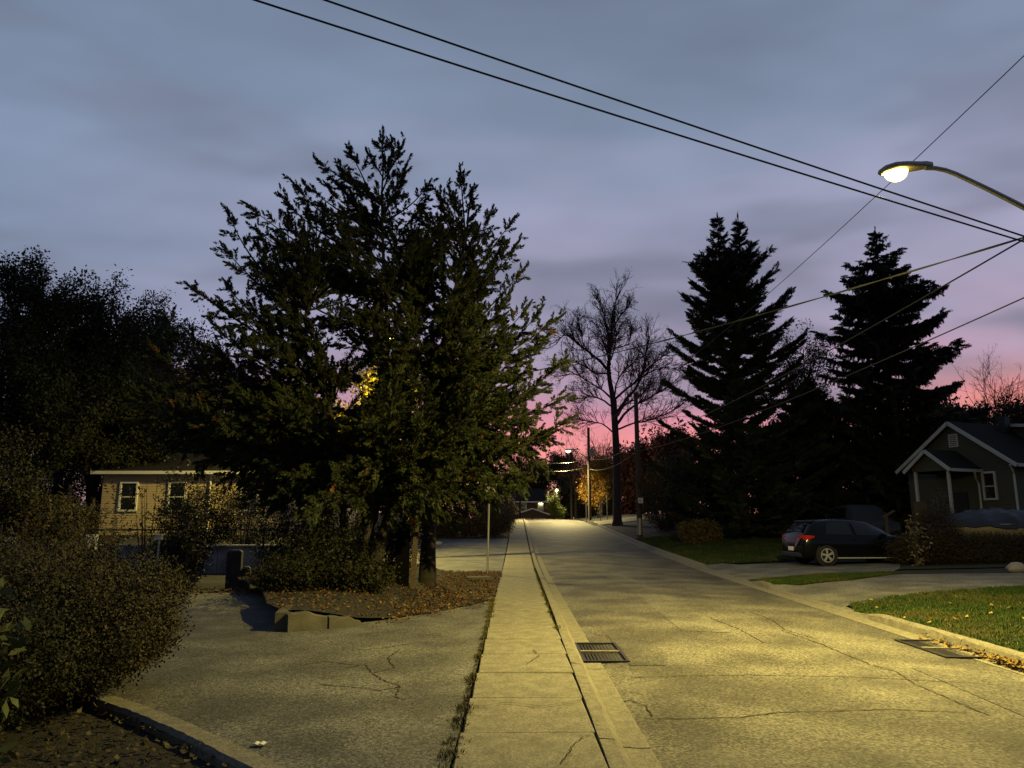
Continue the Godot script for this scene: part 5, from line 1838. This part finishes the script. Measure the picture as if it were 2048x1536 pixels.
func poles() -> void:
	# near lamp on its pole, just out of the frame on the right
	var head := P(1812, 336, 9.5)
	var t := thing("street_lamp", "lit yellow street lamp on a curved arm, top right over the road", "street lamp")
	var px := 7.9
	var pz := -9.6
	wood_pole(t, Vector3(px, 0.1, pz), 9.3, 0.16)
	var a1 := P(1905, 345, 9.5)
	var a2 := P(2048, 415, 9.5)
	var a3 := Vector3(px - 0.13, a2.y + (a2.y - a1.y) / (a2.x - a1.x) * (px - 0.13 - a2.x), pz)
	cobra(t, [a3, a2, a1, P(1880, 337, 9.5), P(1850, 336, 9.5)], head, P(1795, 341, 9.5) - P(1850, 334, 9.5), M.lens, 250.0, Color(1.0, 0.79, 0.19).linear_to_srgb(), 1.0, -0.5)
	# next pole: no lamp, a small sign
	var bx := P(1280, 1070, 46).x
	var by := T(bx, -46.0)
	var tb := thing("utility_pole", "bare brown utility pole with a small white sign, before the maple", "utility pole")
	wood_pole(tb, Vector3(bx, by - 0.1, -46), P(1281, 785, 46).y - by + 0.1, 0.17)
	var sg := mk()
	var sc := P(1281, 1001, 45.8)
	slab(sg, sc, Vector3(0.3, 0.32, 0.012), 0.003)
	var plate := obj("sign_plate", sg, M.white, tb)
	var ring := mk()
	for i in 20:
		var e0 := Vector3(cos(TAU * i / 20), sin(TAU * i / 20), 0)
		var e1 := Vector3(cos(TAU * (i + 1) / 20), sin(TAU * (i + 1) / 20), 0)
		var o := sc + Vector3(0, 0, 0.009)
		quad(ring, o + e0 * 0.08, o + e0 * 0.105, o + e1 * 0.105, o + e1 * 0.08)
	box(ring, sc + Vector3(0, 0, 0.009), Vector3(0.18, 0.022, 0.003), Basis(Vector3(0, 0, 1), -0.78))
	obj("ban_symbol", ring, M.red, plate)
	var wrap := mk()
	tube(wrap, [Vector3(bx, by + 0.1, -46), Vector3(bx, by + 1.1, -46)], [0.178, 0.176], 12, false)
	obj("guard_wrap", wrap, M.galv, tb)
	# far lamp pole
	var cx := P(1180, 1037, 74).x
	var cy := T(cx, -74.0)
	var tc := thing("street_lamp", "distant lit street lamp on a wooden pole with a grey transformer box", "street lamp")
	wood_pole(tc, Vector3(cx, cy - 0.1, -74), P(1180, 855, 74).y - cy + 0.1, 0.17)
	cobra(tc, [P(1176, 919, 74), P(1168, 912, 74), P(1156, 905, 74), P(1146, 901, 74)], P(1141, 900, 74), Vector3(-1, -0.05, 0), M.coollens, 520.0, Color(1.0, 0.8, 0.3).linear_to_srgb(), 1.5, 0.05)
	var bxm := mk()
	slab(bxm, P(1183, 905, 73.7), Vector3(0.4, 0.75, 0.4), 0.05)
	obj("transformer", bxm, M.galv, tc)
	# lamp hidden behind the juniper
	var lx := -3.7
	var tl := thing("street_lamp", "lit lamp of the lot glimpsed through the juniper crown", "street lamp")
	wood_pole(tl, Vector3(lx, 0.05, -31.5), 9.8, 0.16)
	var lh := P(786, 676, 30.5)
	cobra(tl, [Vector3(lx, lh.y - 0.7, -31.4), Vector3(lx - 0.4, lh.y - 0.2, -31.1), lh + Vector3(0.6, 0.05, -0.2), lh + Vector3(0.36, 0.0, -0.1)], lh, Vector3(-1, -0.03, 0.25), M.lens, 320.0, Color(1.0, 0.8, 0.2).linear_to_srgb(), 1.25)
	# another tiny far light and thin poles by the crest
	var tf := thing("street_lamp", "tiny pale globe lamp beside the yellow-green sapling at the crest", "street lamp")
	var fx := P(1114, 1040, 96)
	var fh := P(1112, 981, 96)
	var fs := mk()
	cyl(fs, Vector3(fx.x, rise(96) - 0.2, -96), Vector3(fx.x, fh.y - 0.15, -96), 0.06, 6)
	obj("pole", fs, M.galv, tf)
	var gl := SphereMesh.new()
	gl.radius = 0.2
	gl.height = 0.4
	gl.radial_segments = 12
	gl.rings = 6
	var go := put("lamp_globe", gl, M.coollens, tf)
	go.position = Vector3(fx.x, fh.y, -96)
	var ol := OmniLight3D.new()
	ol.name = "lamp_light"
	ol.position = go.position
	ol.light_color = Color(1.0, 0.85, 0.45).linear_to_srgb()
	ol.light_energy = 70.0
	ol.light_size = 0.1
	ol.omni_range = 60
	ol.omni_attenuation = 2.0
	ol.shadow_enabled = true
	tf.add_child(ol)
	for p in [[1143, 1038, 905, 84, "grey far utility pole left of the orange maple"], [1018, 1040, 985, 80, "short pole at the far end of the sidewalk"]]:
		var s := mk()
		var b := P(p[0], p[1], p[3])
		cyl(s, Vector3(b.x, T(b.x, b.z) - 0.1, b.z), Vector3(b.x, P(p[0], p[2], p[3]).y, b.z), 0.1, 8)
		tag(obj("utility_pole", s, M.bark), p[4], "utility pole")
	for p in [[1173, 1036, 1005, 72.5, "thin marker post left of the far lamp pole"], [1201, 1043, 1000, 70.5, "dark sign post between the far lamp pole and the maple"], [1215, 1040, 990, 71.0, "thin grey sign post beside the maple trunk"]]:
		var s := mk()
		var b := P(p[0], p[1], p[3])
		cyl(s, Vector3(b.x, T(b.x, b.z) - 0.1, b.z), Vector3(b.x, P(p[0], p[2], p[3]).y, b.z), 0.05, 6)
		tag(obj("marker_post", s, M.galv), p[4], "post")
	# wires
	var pa := Vector3(px - 0.15, 0, pz)
	wire("upper of the two long black wires crossing the sky to the lamp pole", [P(2236, 534, 9.4), (P(650, 0, 6.9) + Vector3(0, 0.1, 0)) * 2.0 - P(2236, 534, 9.4)], 0.1, 0.011, M.wire, "service wires")
	wire("lower of the two long black wires crossing the sky to the lamp pole", [P(2236, 540, 9.4), (P(510, 0, 6.7) + Vector3(0, 0.13, 0)) * 2.0 - P(2236, 540, 9.4)], 0.13, 0.011, M.wire, "service wires")
	var ptop := Vector3(px - 0.1, 8.75, pz)
	var btop := Vector3(bx, P(1281, 788, 46).y, -46)
	var ctop := Vector3(cx, P(1180, 858, 74).y, -74)
	wire("thin wire rising steeply past the lit lamp to the top right corner", [ptop, btop, ctop], 0.55, 0.008, M.wire, "wires along the pole line")
	wire("twisted cable with lit strands running left across the road into the juniper", [Vector3(px - 0.1, 5.75, pz), Vector3(lx, 7.3, -31.5)], 0.35, 0.01, M.wire_alu, "", 2)
	var bl := Vector3(bx, P(1281, 882, 46).y, -46)
	var bl2 := Vector3(bx, P(1281, 902, 46).y, -46)
	wire("upper cable sagging past the spruces from the lamp pole to the bare pole", [Vector3(px - 0.1, 5.98, pz), bl], 0.4, 0.014, M.wire, "wires along the pole line")
	wire("lower cable sagging past the spruces from the lamp pole to the bare pole", [Vector3(px - 0.1, 5.08, pz), bl2], 0.35, 0.012, M.wire, "wires along the pole line")
	wire("upper short cable between the bare pole and the far lamp pole", [bl, Vector3(cx, P(1181, 917, 74).y, -74)], 0.5, 0.018, M.wire, "wires along the pole line")
	wire("lower short cable between the bare pole and the far lamp pole", [bl2, Vector3(cx, P(1181, 938, 74).y, -74)], 0.5, 0.018, M.wire, "wires along the pole line")
	wire("upper lamplit cable crossing the far road at the distant lamp", [Vector3(cx, P(1176, 917, 74).y, -74), P(1095, 926, 72)], 0.2, 0.02, M.wire_alu, "far cables over the road")
	wire("lower lamplit cable crossing the far road at the distant lamp", [Vector3(cx, P(1176, 933, 74).y, -74), P(1095, 942, 72)], 0.2, 0.02, M.wire_alu, "far cables over the road")

func vehicles() -> void:
	var golf := [[0.0, 0.36, 0.8, 0.86, 0.66, 0.6], [0.05, 0.26, 0.9, 0.98, 0.78, 0.68], [0.14, 0.22, 0.96, 1.06, 0.84, 0.66], [0.4, 0.2, 0.98, 1.34, 0.88, 0.6], [0.6, 0.2, 0.98, 1.44, 0.89, 0.57], [1.2, 0.2, 0.96, 1.48, 0.895, 0.57], [1.9, 0.2, 0.94, 1.475, 0.895, 0.57], [2.35, 0.2, 0.93, 1.41, 0.895, 0.59], [2.8, 0.2, 0.92, 1.21, 0.89, 0.64], [3.15, 0.2, 0.91, 0.99, 0.89, 0.72], [3.6, 0.2, 0.86, 0.92, 0.87, 0.72], [4.0, 0.24, 0.76, 0.82, 0.8, 0.66], [4.2, 0.3, 0.64, 0.68, 0.7, 0.58], [4.26, 0.4, 0.56, 0.58, 0.6, 0.5]]
	var at := G(1592, 1130)
	var d := 25.6
	var x := P(1587, 1100, d).x
	car("hatchback", "black hatchback with alloy wheels parked on the driveway, tail to the street", Vector3(x, T(x + 2, -d) - 0.0, -d - 0.2), 0.1, golf, [[0.78, 0.32, 0.895], [3.38, 0.32, 0.895]], [[0.78, 1.72, 0.95, 1.66], [1.84, 3.0, 1.8, 2.42]], [0.13, 0.5, 1.72, 2.72, 1])
	var suv := [[0.0, 0.5, 0.9, 0.98, 0.8, 0.72], [0.1, 0.35, 1.05, 1.2, 0.9, 0.76], [0.35, 0.3, 1.1, 1.6, 0.93, 0.7], [0.7, 0.3, 1.1, 1.72, 0.94, 0.68], [1.6, 0.3, 1.08, 1.76, 0.94, 0.68], [2.4, 0.3, 1.06, 1.72, 0.94, 0.68], [2.8, 0.3, 1.05, 1.6, 0.94, 0.7], [3.3, 0.3, 1.04, 1.16, 0.93, 0.8], [4.2, 0.32, 0.98, 1.06, 0.9, 0.78], [4.55, 0.4, 0.8, 0.9, 0.8, 0.7], [4.62, 0.5, 0.7, 0.72, 0.7, 0.6]]
	x = P(1722, 1050, 34.0).x
	car("parked_suv", "barely visible dark sport utility vehicle in the shadows behind the hatchback", Vector3(x, T(x, -34.0), -35.5), deg_to_rad(-97), suv, [[0.85, 0.36, 0.94], [3.7, 0.36, 0.94]], [[0.6, 1.5, 0.75, 1.5], [1.6, 2.9, 1.6, 2.5]], [0.13, 0.36, 1.6, 2.9], M.blackplastic)

func trees() -> void:
	juniper()
	spruce("tall dark spruce with twin tops, left of the pair", Vector3(P(1490, 1060, 38).x, T(12, -38) - 0.1, -38), P(1455, 434, 38).y - T(12, -38) + 0.1, 4.5, 101, 0.05, 0.55, 0.04, "spruces behind the driveways")
	spruce("broad drooping spruce with a ragged single top, right of the pair", Vector3(P(1806, 1060, 40).x, T(20, -40) - 0.1, -40), P(1750, 462, 40).y - T(20, -40) + 0.1, 6.1, 102, 0.42, 0.0, 0.04, "spruces behind the driveways")
	spruce("short dark spruce between the twin-topped spruce and the dark house", Vector3(P(1640, 1060, 43).x, T(18, -43), -43), 8.5, 3.6, 103, 0.1, 0.0, 0.03)
	broad("broadleaf_tree", "dark round broadleaf tree between the two spruces", Vector3(P(1632, 1050, 44).x, T(17, -44), -44), [[Vector3(0, 8.6, 0), Vector3(1.7, 4.2, 1.6)], [Vector3(0.5, 5.0, 0.4), Vector3(2.8, 3.2, 2)]], 34, "medium", Color(0.04, 0.04, 0.016), Color(0.07, 0.05, 0.02), 34, 104)
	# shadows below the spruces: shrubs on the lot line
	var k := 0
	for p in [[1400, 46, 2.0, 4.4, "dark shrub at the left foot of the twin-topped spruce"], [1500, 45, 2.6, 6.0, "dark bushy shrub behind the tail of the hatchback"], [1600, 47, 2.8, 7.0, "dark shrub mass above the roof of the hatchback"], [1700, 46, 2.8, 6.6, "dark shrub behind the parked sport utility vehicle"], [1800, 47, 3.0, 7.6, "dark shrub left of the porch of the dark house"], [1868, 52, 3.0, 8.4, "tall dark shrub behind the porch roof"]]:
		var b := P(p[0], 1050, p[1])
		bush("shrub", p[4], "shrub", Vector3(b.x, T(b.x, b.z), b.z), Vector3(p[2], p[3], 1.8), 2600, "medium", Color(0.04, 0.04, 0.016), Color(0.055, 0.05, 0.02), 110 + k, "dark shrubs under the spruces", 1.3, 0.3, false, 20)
		k += 1
	bare_tree()
	# orange maple by the far lamp, sapling, red tree
	var om := P(1196, 1036, 78)
	broad("maple_tree", "orange-yellow maple glowing under the distant lamp", Vector3(om.x, T(om.x, om.z), om.z), [[Vector3(0, 3.6, 0), Vector3(2.7, 2.6, 2.4)], [Vector3(0.6, 5.2, 0.3), Vector3(1.8, 1.7, 1.6)]], 40, "medium", Color(0.22, 0.09, 0.016), Color(0.27, 0.18, 0.03), 10, 121, "", 0.16, 1.0)
	var sp := P(1108, 1040, 95)
	broad("maple_tree", "small yellow-green sapling beside the globe lamp at the crest", Vector3(sp.x, rise(95), sp.z), [[Vector3(0, 2.3, 0), Vector3(0.9, 1.6, 0.9)], [Vector3(0.7, 1.1, 0), Vector3(1.1, 0.9, 0.9)]], 16, "medium", Color(0.17, 0.2, 0.026), Color(0.24, 0.25, 0.035), 14, 122, "", 0.1, 0.9)
	broad("maple_tree", "yellow-leaved maple lit by the hidden lamp behind the juniper", Vector3(-7.0, 0.1, -34.5), [[Vector3(0.4, 7.0, 0.6), Vector3(2.9, 2.6, 2.2)], [Vector3(1.6, 8.2, 0.6), Vector3(1.8, 1.7, 1.6)], [Vector3(-1.6, 6.0, 0.4), Vector3(1.8, 1.6, 1.5)]], 34, "medium", Color(0.13, 0.12, 0.012), Color(0.17, 0.12, 0.014), 24, 123, "", 0.2, 1.0)
	# far left woods
	var spec := [[30, 35, 4.6, 14.2, 131, "tall dark tree at the left edge of the frame"], [180, 37, 4.2, 13.4, 132, "second dark tree from the left edge, round-topped"], [275, 45, 4.0, 14.6, 133, "dark tree behind the left gable end of the beige house"], [380, 43, 3.8, 12.6, 134, "dark reddish-leaved tree behind the beige house, left of the juniper"], [110, 50, 4.8, 15.5, 135, "dark tree further back between the two leftmost trees"], [520, 50, 4.6, 11.0, 136, "dark tree behind the beige house, hidden by the juniper"]]
	for p in spec:
		var b := P(p[0], 1050, p[1])
		var h: float = p[3]
		var red: bool = p[4] == 134
		broad("broadleaf_tree", p[5], Vector3(b.x, T(b.x, b.z) - 0.1, b.z), [[Vector3(0, h - 2.8, 0), Vector3(p[2] * 0.72, 2.9, 2.5)], [Vector3(-p[2] * 0.35, h * 0.55, 0.4), Vector3(p[2] * 0.8, 3.0, 2.6)], [Vector3(p[2] * 0.4, h * 0.45, -0.3), Vector3(p[2] * 0.75, 3.2, 2.6)]], 26, "medium", Color(0.09, 0.035, 0.022) if red else Color(0.03, 0.038, 0.016), Color(0.11, 0.05, 0.03) if red else Color(0.05, 0.05, 0.02), 22 if red else 46, p[4], "woods behind the beige house", 0.22, 1.2)
	for p in [[20, 43, 3.6, 5.0, 144, "black thicket under the trees at the left edge"], [150, 42, 3.2, 4.6, 145, "black thicket under the trees left of the beige house"], [10, 29, 2.2, 1.7, 141, "dark thicket at the left edge behind the pale wall"], [90, 31, 1.9, 1.5, 142, "dark thicket left of the beige house"], [-90, 28, 3.0, 4.0, 143, "dark thicket just outside the left edge"]]:
		var b := P(p[0], 1050, p[1])
		bush("shrub", p[5], "shrub", Vector3(b.x, T(b.x, b.z), b.z), Vector3(p[2], p[3], 1.6), 2000, "medium", Color(0.03, 0.03, 0.012), Color(0.042, 0.034, 0.014), p[4], "", 1.1, 0.35, false, 20)
	# horizon trees along the centre and the far right
	k = 0
	for p in [[1075, 150, 6.0, 15.0, "round far tree left of the distant lamp"], [1130, 145, 5.0, 16.0, "dark far tree behind the distant lamp"], [1170, 120, 4.5, 9.8, "dark far tree right of the distant lamp pole"], [1215, 118, 4.6, 11.4, "far bushy tree left of the maple trunk"], [1262, 112, 4.6, 11.6, "far brownish tree right of the maple trunk"], [1310, 104, 4.6, 11.2, "far dark tree beside the bare utility pole"], [1352, 96, 4.4, 11.6, "far dark tree at the left flank of the twin-topped spruce"], [1030, 170, 7.0, 16.0, "far tree at the end of the sidewalk"], [985, 140, 6.0, 10.0, "far tree behind the right side of the juniper"], [1945, 90, 4.6, 13.6, "far tree above the chimney of the dark house"], [1995, 95, 4.6, 13.8, "far tree above the dormer of the dark house"], [2060, 92, 4.6, 14.6, "far tree at the right edge of the frame"], [1905, 78, 5.0, 13.0, "far tree behind the peak of the dark gable"]]:
		var b := P(p[0], 1045, p[1])
		var g := T(b.x, b.z) if p[1] < 110 else rise(p[1])
		broad("broadleaf_tree", p[4], Vector3(b.x, g, b.z), [[Vector3(0, p[3] - 3.0, 0), Vector3(p[2] * 0.8, 3.2, 3)], [Vector3(p[2] * 0.2, p[3] * 0.4, 0), Vector3(p[2], p[3] * 0.36, 3)]], 30, "large", Color(0.13, 0.032, 0.02) if p[0] in [1262, 1310, 1352] else Color(0.05, 0.035, 0.02), Color(0.1, 0.045, 0.02) if p[0] in [1262, 1310, 1352] else Color(0.06, 0.05, 0.02), 16, 150 + k, "trees along the horizon", 0.25, 1.8)
		k += 1
	for p in [[1040, 118, 11.0, 3.4, 171, "bare-twigged far tree left of the distant lamp"], [1152, 108, 8.5, 2.6, 172, "bare twiggy far tree behind the distant lamp pole"], [2025, 84, 14.0, 3.5, 173, "bare twiggy far tree above the roof at the right edge"], [1205, 100, 8.8, 2.6, 174, "bare twiggy far tree left of the maple"]]:
		var b := P(p[0], 1045, p[1])
		far_twigs("bare_tree", p[5], "tree", Vector3(b.x, T(b.x, b.z), b.z), p[2], p[3], 26, p[4], "bare trees on the horizon")

func bushes() -> void:
	# the big bush on the left
	bush("bush", "big fine-leaved bush filling the lower left corner", "bush", Vector3(-4.95, 0.05, -7.25), Vector3(1.75, 1.42, 1.35), 13000, "small", Color(0.034, 0.032, 0.013), Color(0.062, 0.05, 0.022), 201, "", 1.0, 0.13, false, 130)
	bush("bush", "second fine-leaved bush at the left edge, before the big one", "bush", Vector3(-4.85, 0.05, -5.75), Vector3(1.45, 1.15, 0.85), 9000, "small", Color(0.024, 0.028, 0.01), Color(0.044, 0.038, 0.016), 202, "", 1.0, 0.15, false, 90)
	bush("bush", "brownish bush behind the big one, before the pale wall", "bush", Vector3(-7.6, 0.05, -10.2), Vector3(2.2, 1.35, 1.6), 9000, "small", Color(0.034, 0.028, 0.013), Color(0.055, 0.042, 0.02), 204, "", 1.1, 0.2, false, 90)
	bush("leafy_plant", "broad-leaved green plant poking out at the left edge", "plant", Vector3(-3.55, 0.05, -5.1), Vector3(0.2, 1.2, 0.2), 26, "large", Color(0.09, 0.11, 0.035), Color(0.13, 0.14, 0.05), 203, "", 0.5, 0.4, false, 14)
	# saplings before the beige house
	var k := 0
	for p in [[55, 15.0, 0.5, 1.8, "reddish compound-leaved sapling, leftmost in the row behind the bush"], [95, 15.5, 0.45, 1.75, "pale compound-leaved sapling, second from the left behind the bush"], [140, 16.0, 0.5, 1.7, "bushy sapling left of the beige house corner"], [183, 15.5, 0.42, 1.8, "orange-tinged sapling at the corner of the beige house"]]:
		var b := P(p[0], 1050, p[1])
		bush("sapling", p[4], "sapling", Vector3(b.x, 0.08, b.z), Vector3(p[2], p[3], 0.5), 70, "pinnate", Color(0.06, 0.042, 0.018), Color(0.09, 0.07, 0.03), 210 + k, "saplings behind the bush", 0.75, 0.45, false, 18)
		k += 1
	for p in [[232, 19.0, 0.35, 2.2, 26, "narrow sapling before the left window of the beige house"], [300, 19.5, 0.65, 2.6, 95, "yellowish sapling between the windows of the beige house"], [356, 19.0, 0.5, 2.7, 190, "bright-leaved sapling at the second window of the beige house"]]:
		var b := P(p[0], 1050, p[1])
		bush("sapling", p[5], "sapling", Vector3(b.x, 0.08, b.z), Vector3(p[2], p[3], 0.4), p[4], "pinnate", Color(0.1, 0.08, 0.03), Color(0.17, 0.135, 0.05), 220 + k, "", 0.7, 0.5, false, 12)
		k += 1
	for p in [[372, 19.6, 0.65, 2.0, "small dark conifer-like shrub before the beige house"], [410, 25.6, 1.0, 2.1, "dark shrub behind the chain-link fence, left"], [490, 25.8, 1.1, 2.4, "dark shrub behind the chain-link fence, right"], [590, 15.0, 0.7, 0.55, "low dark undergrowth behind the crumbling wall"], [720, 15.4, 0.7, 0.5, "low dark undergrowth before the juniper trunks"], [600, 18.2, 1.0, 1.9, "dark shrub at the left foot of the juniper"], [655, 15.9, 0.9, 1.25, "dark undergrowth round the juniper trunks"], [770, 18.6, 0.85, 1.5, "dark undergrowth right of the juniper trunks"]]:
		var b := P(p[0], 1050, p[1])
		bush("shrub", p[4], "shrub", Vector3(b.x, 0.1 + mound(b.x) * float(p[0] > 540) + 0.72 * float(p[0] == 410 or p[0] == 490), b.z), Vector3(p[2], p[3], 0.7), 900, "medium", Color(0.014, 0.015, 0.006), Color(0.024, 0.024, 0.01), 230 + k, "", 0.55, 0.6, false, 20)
		k += 1
	# shrubs past the second lot, along the sidewalk
	for p in [[895, 47.0, 1.7, 2.0, "brown weedy shrub behind the lot, left of the sign post"], [940, 47.5, 1.8, 2.1, "reddish shrub behind the lot and the sign post"], [985, 48.5, 1.5, 1.9, "low reddish shrub at the sidewalk beyond the lot"], [1000, 58.0, 1.2, 2.2, "dark shrub beside the far sidewalk"], [1008, 68.0, 1.2, 2.6, "last shrub beside the sidewalk near the crest"], [860, 46.5, 1.6, 1.9, "brown shrub behind the lot, next to the wooden post"]]:
		var b := P(p[0], 1050, p[1])
		bush("shrub", p[4], "shrub", Vector3(b.x, T(b.x, b.z), b.z), Vector3(p[2], p[3], 1.3), 900, "medium", Color(0.085, 0.05, 0.025), Color(0.1, 0.075, 0.03), 240 + k, "shrubs behind the second lot", 0.8, 0.35, false, 40)
		k += 1
	# a tree trunk next to the wooden post
	var t := thing("tree_trunk", "stout bark-covered trunk right of the wooden post, crown lost in the juniper", "tree")
	var a := P(855, 1145, 19.5)
	a.y = T(a.x, a.z) + mound(a.x) - 0.05
	var s := mk()
	tube(s, [a, P(856, 1100, 19.5), P(858, 1040, 19.5), P(866, 900, 19.3), P(872, 760, 19.0)], [0.24, 0.2, 0.19, 0.16, 0.1], 10)
	obj("trunk", s, M.bark, t)

func _ready() -> void:
	# camera
	var cam := Camera3D.new()
	cam.name = "camera"
	cam.position = Vector3(0, 1.7, 0)
	cam.basis = Basis.from_euler(Vector3(deg_to_rad(10.346), deg_to_rad(0.42), 0))
	cam.fov = rad_to_deg(2.0 * atan(768.0 / F))
	cam.near = 0.1
	cam.far = 1000.0
	add_child(cam)
	cam.current = true
	cam_xf = cam.transform
	# sky; the sun is below the horizon, the lamps are in poles()
	make_sky()
	rng.seed = 1
	wob.frequency = 0.02
	materials()
	pieces()
	ground()
	lawns()
	left_house()
	right_house()
	far_house()
	leaf_bed()
	soil_kerb()
	left_side()
	poles()
	trees()
	bushes()
	vehicles()
	covered_boat()
	right_side()
	drain("storm drain with two dark grates in the left gutter", Vector3(1.06, 0.03, -10.1), 0.5, 1.3, 0.0)
	drain("storm drain with two dark grates in the right gutter", Vector3(xr(10.4) - 0.04, 0.03, -10.4), 0.5, 1.3, -0.035)
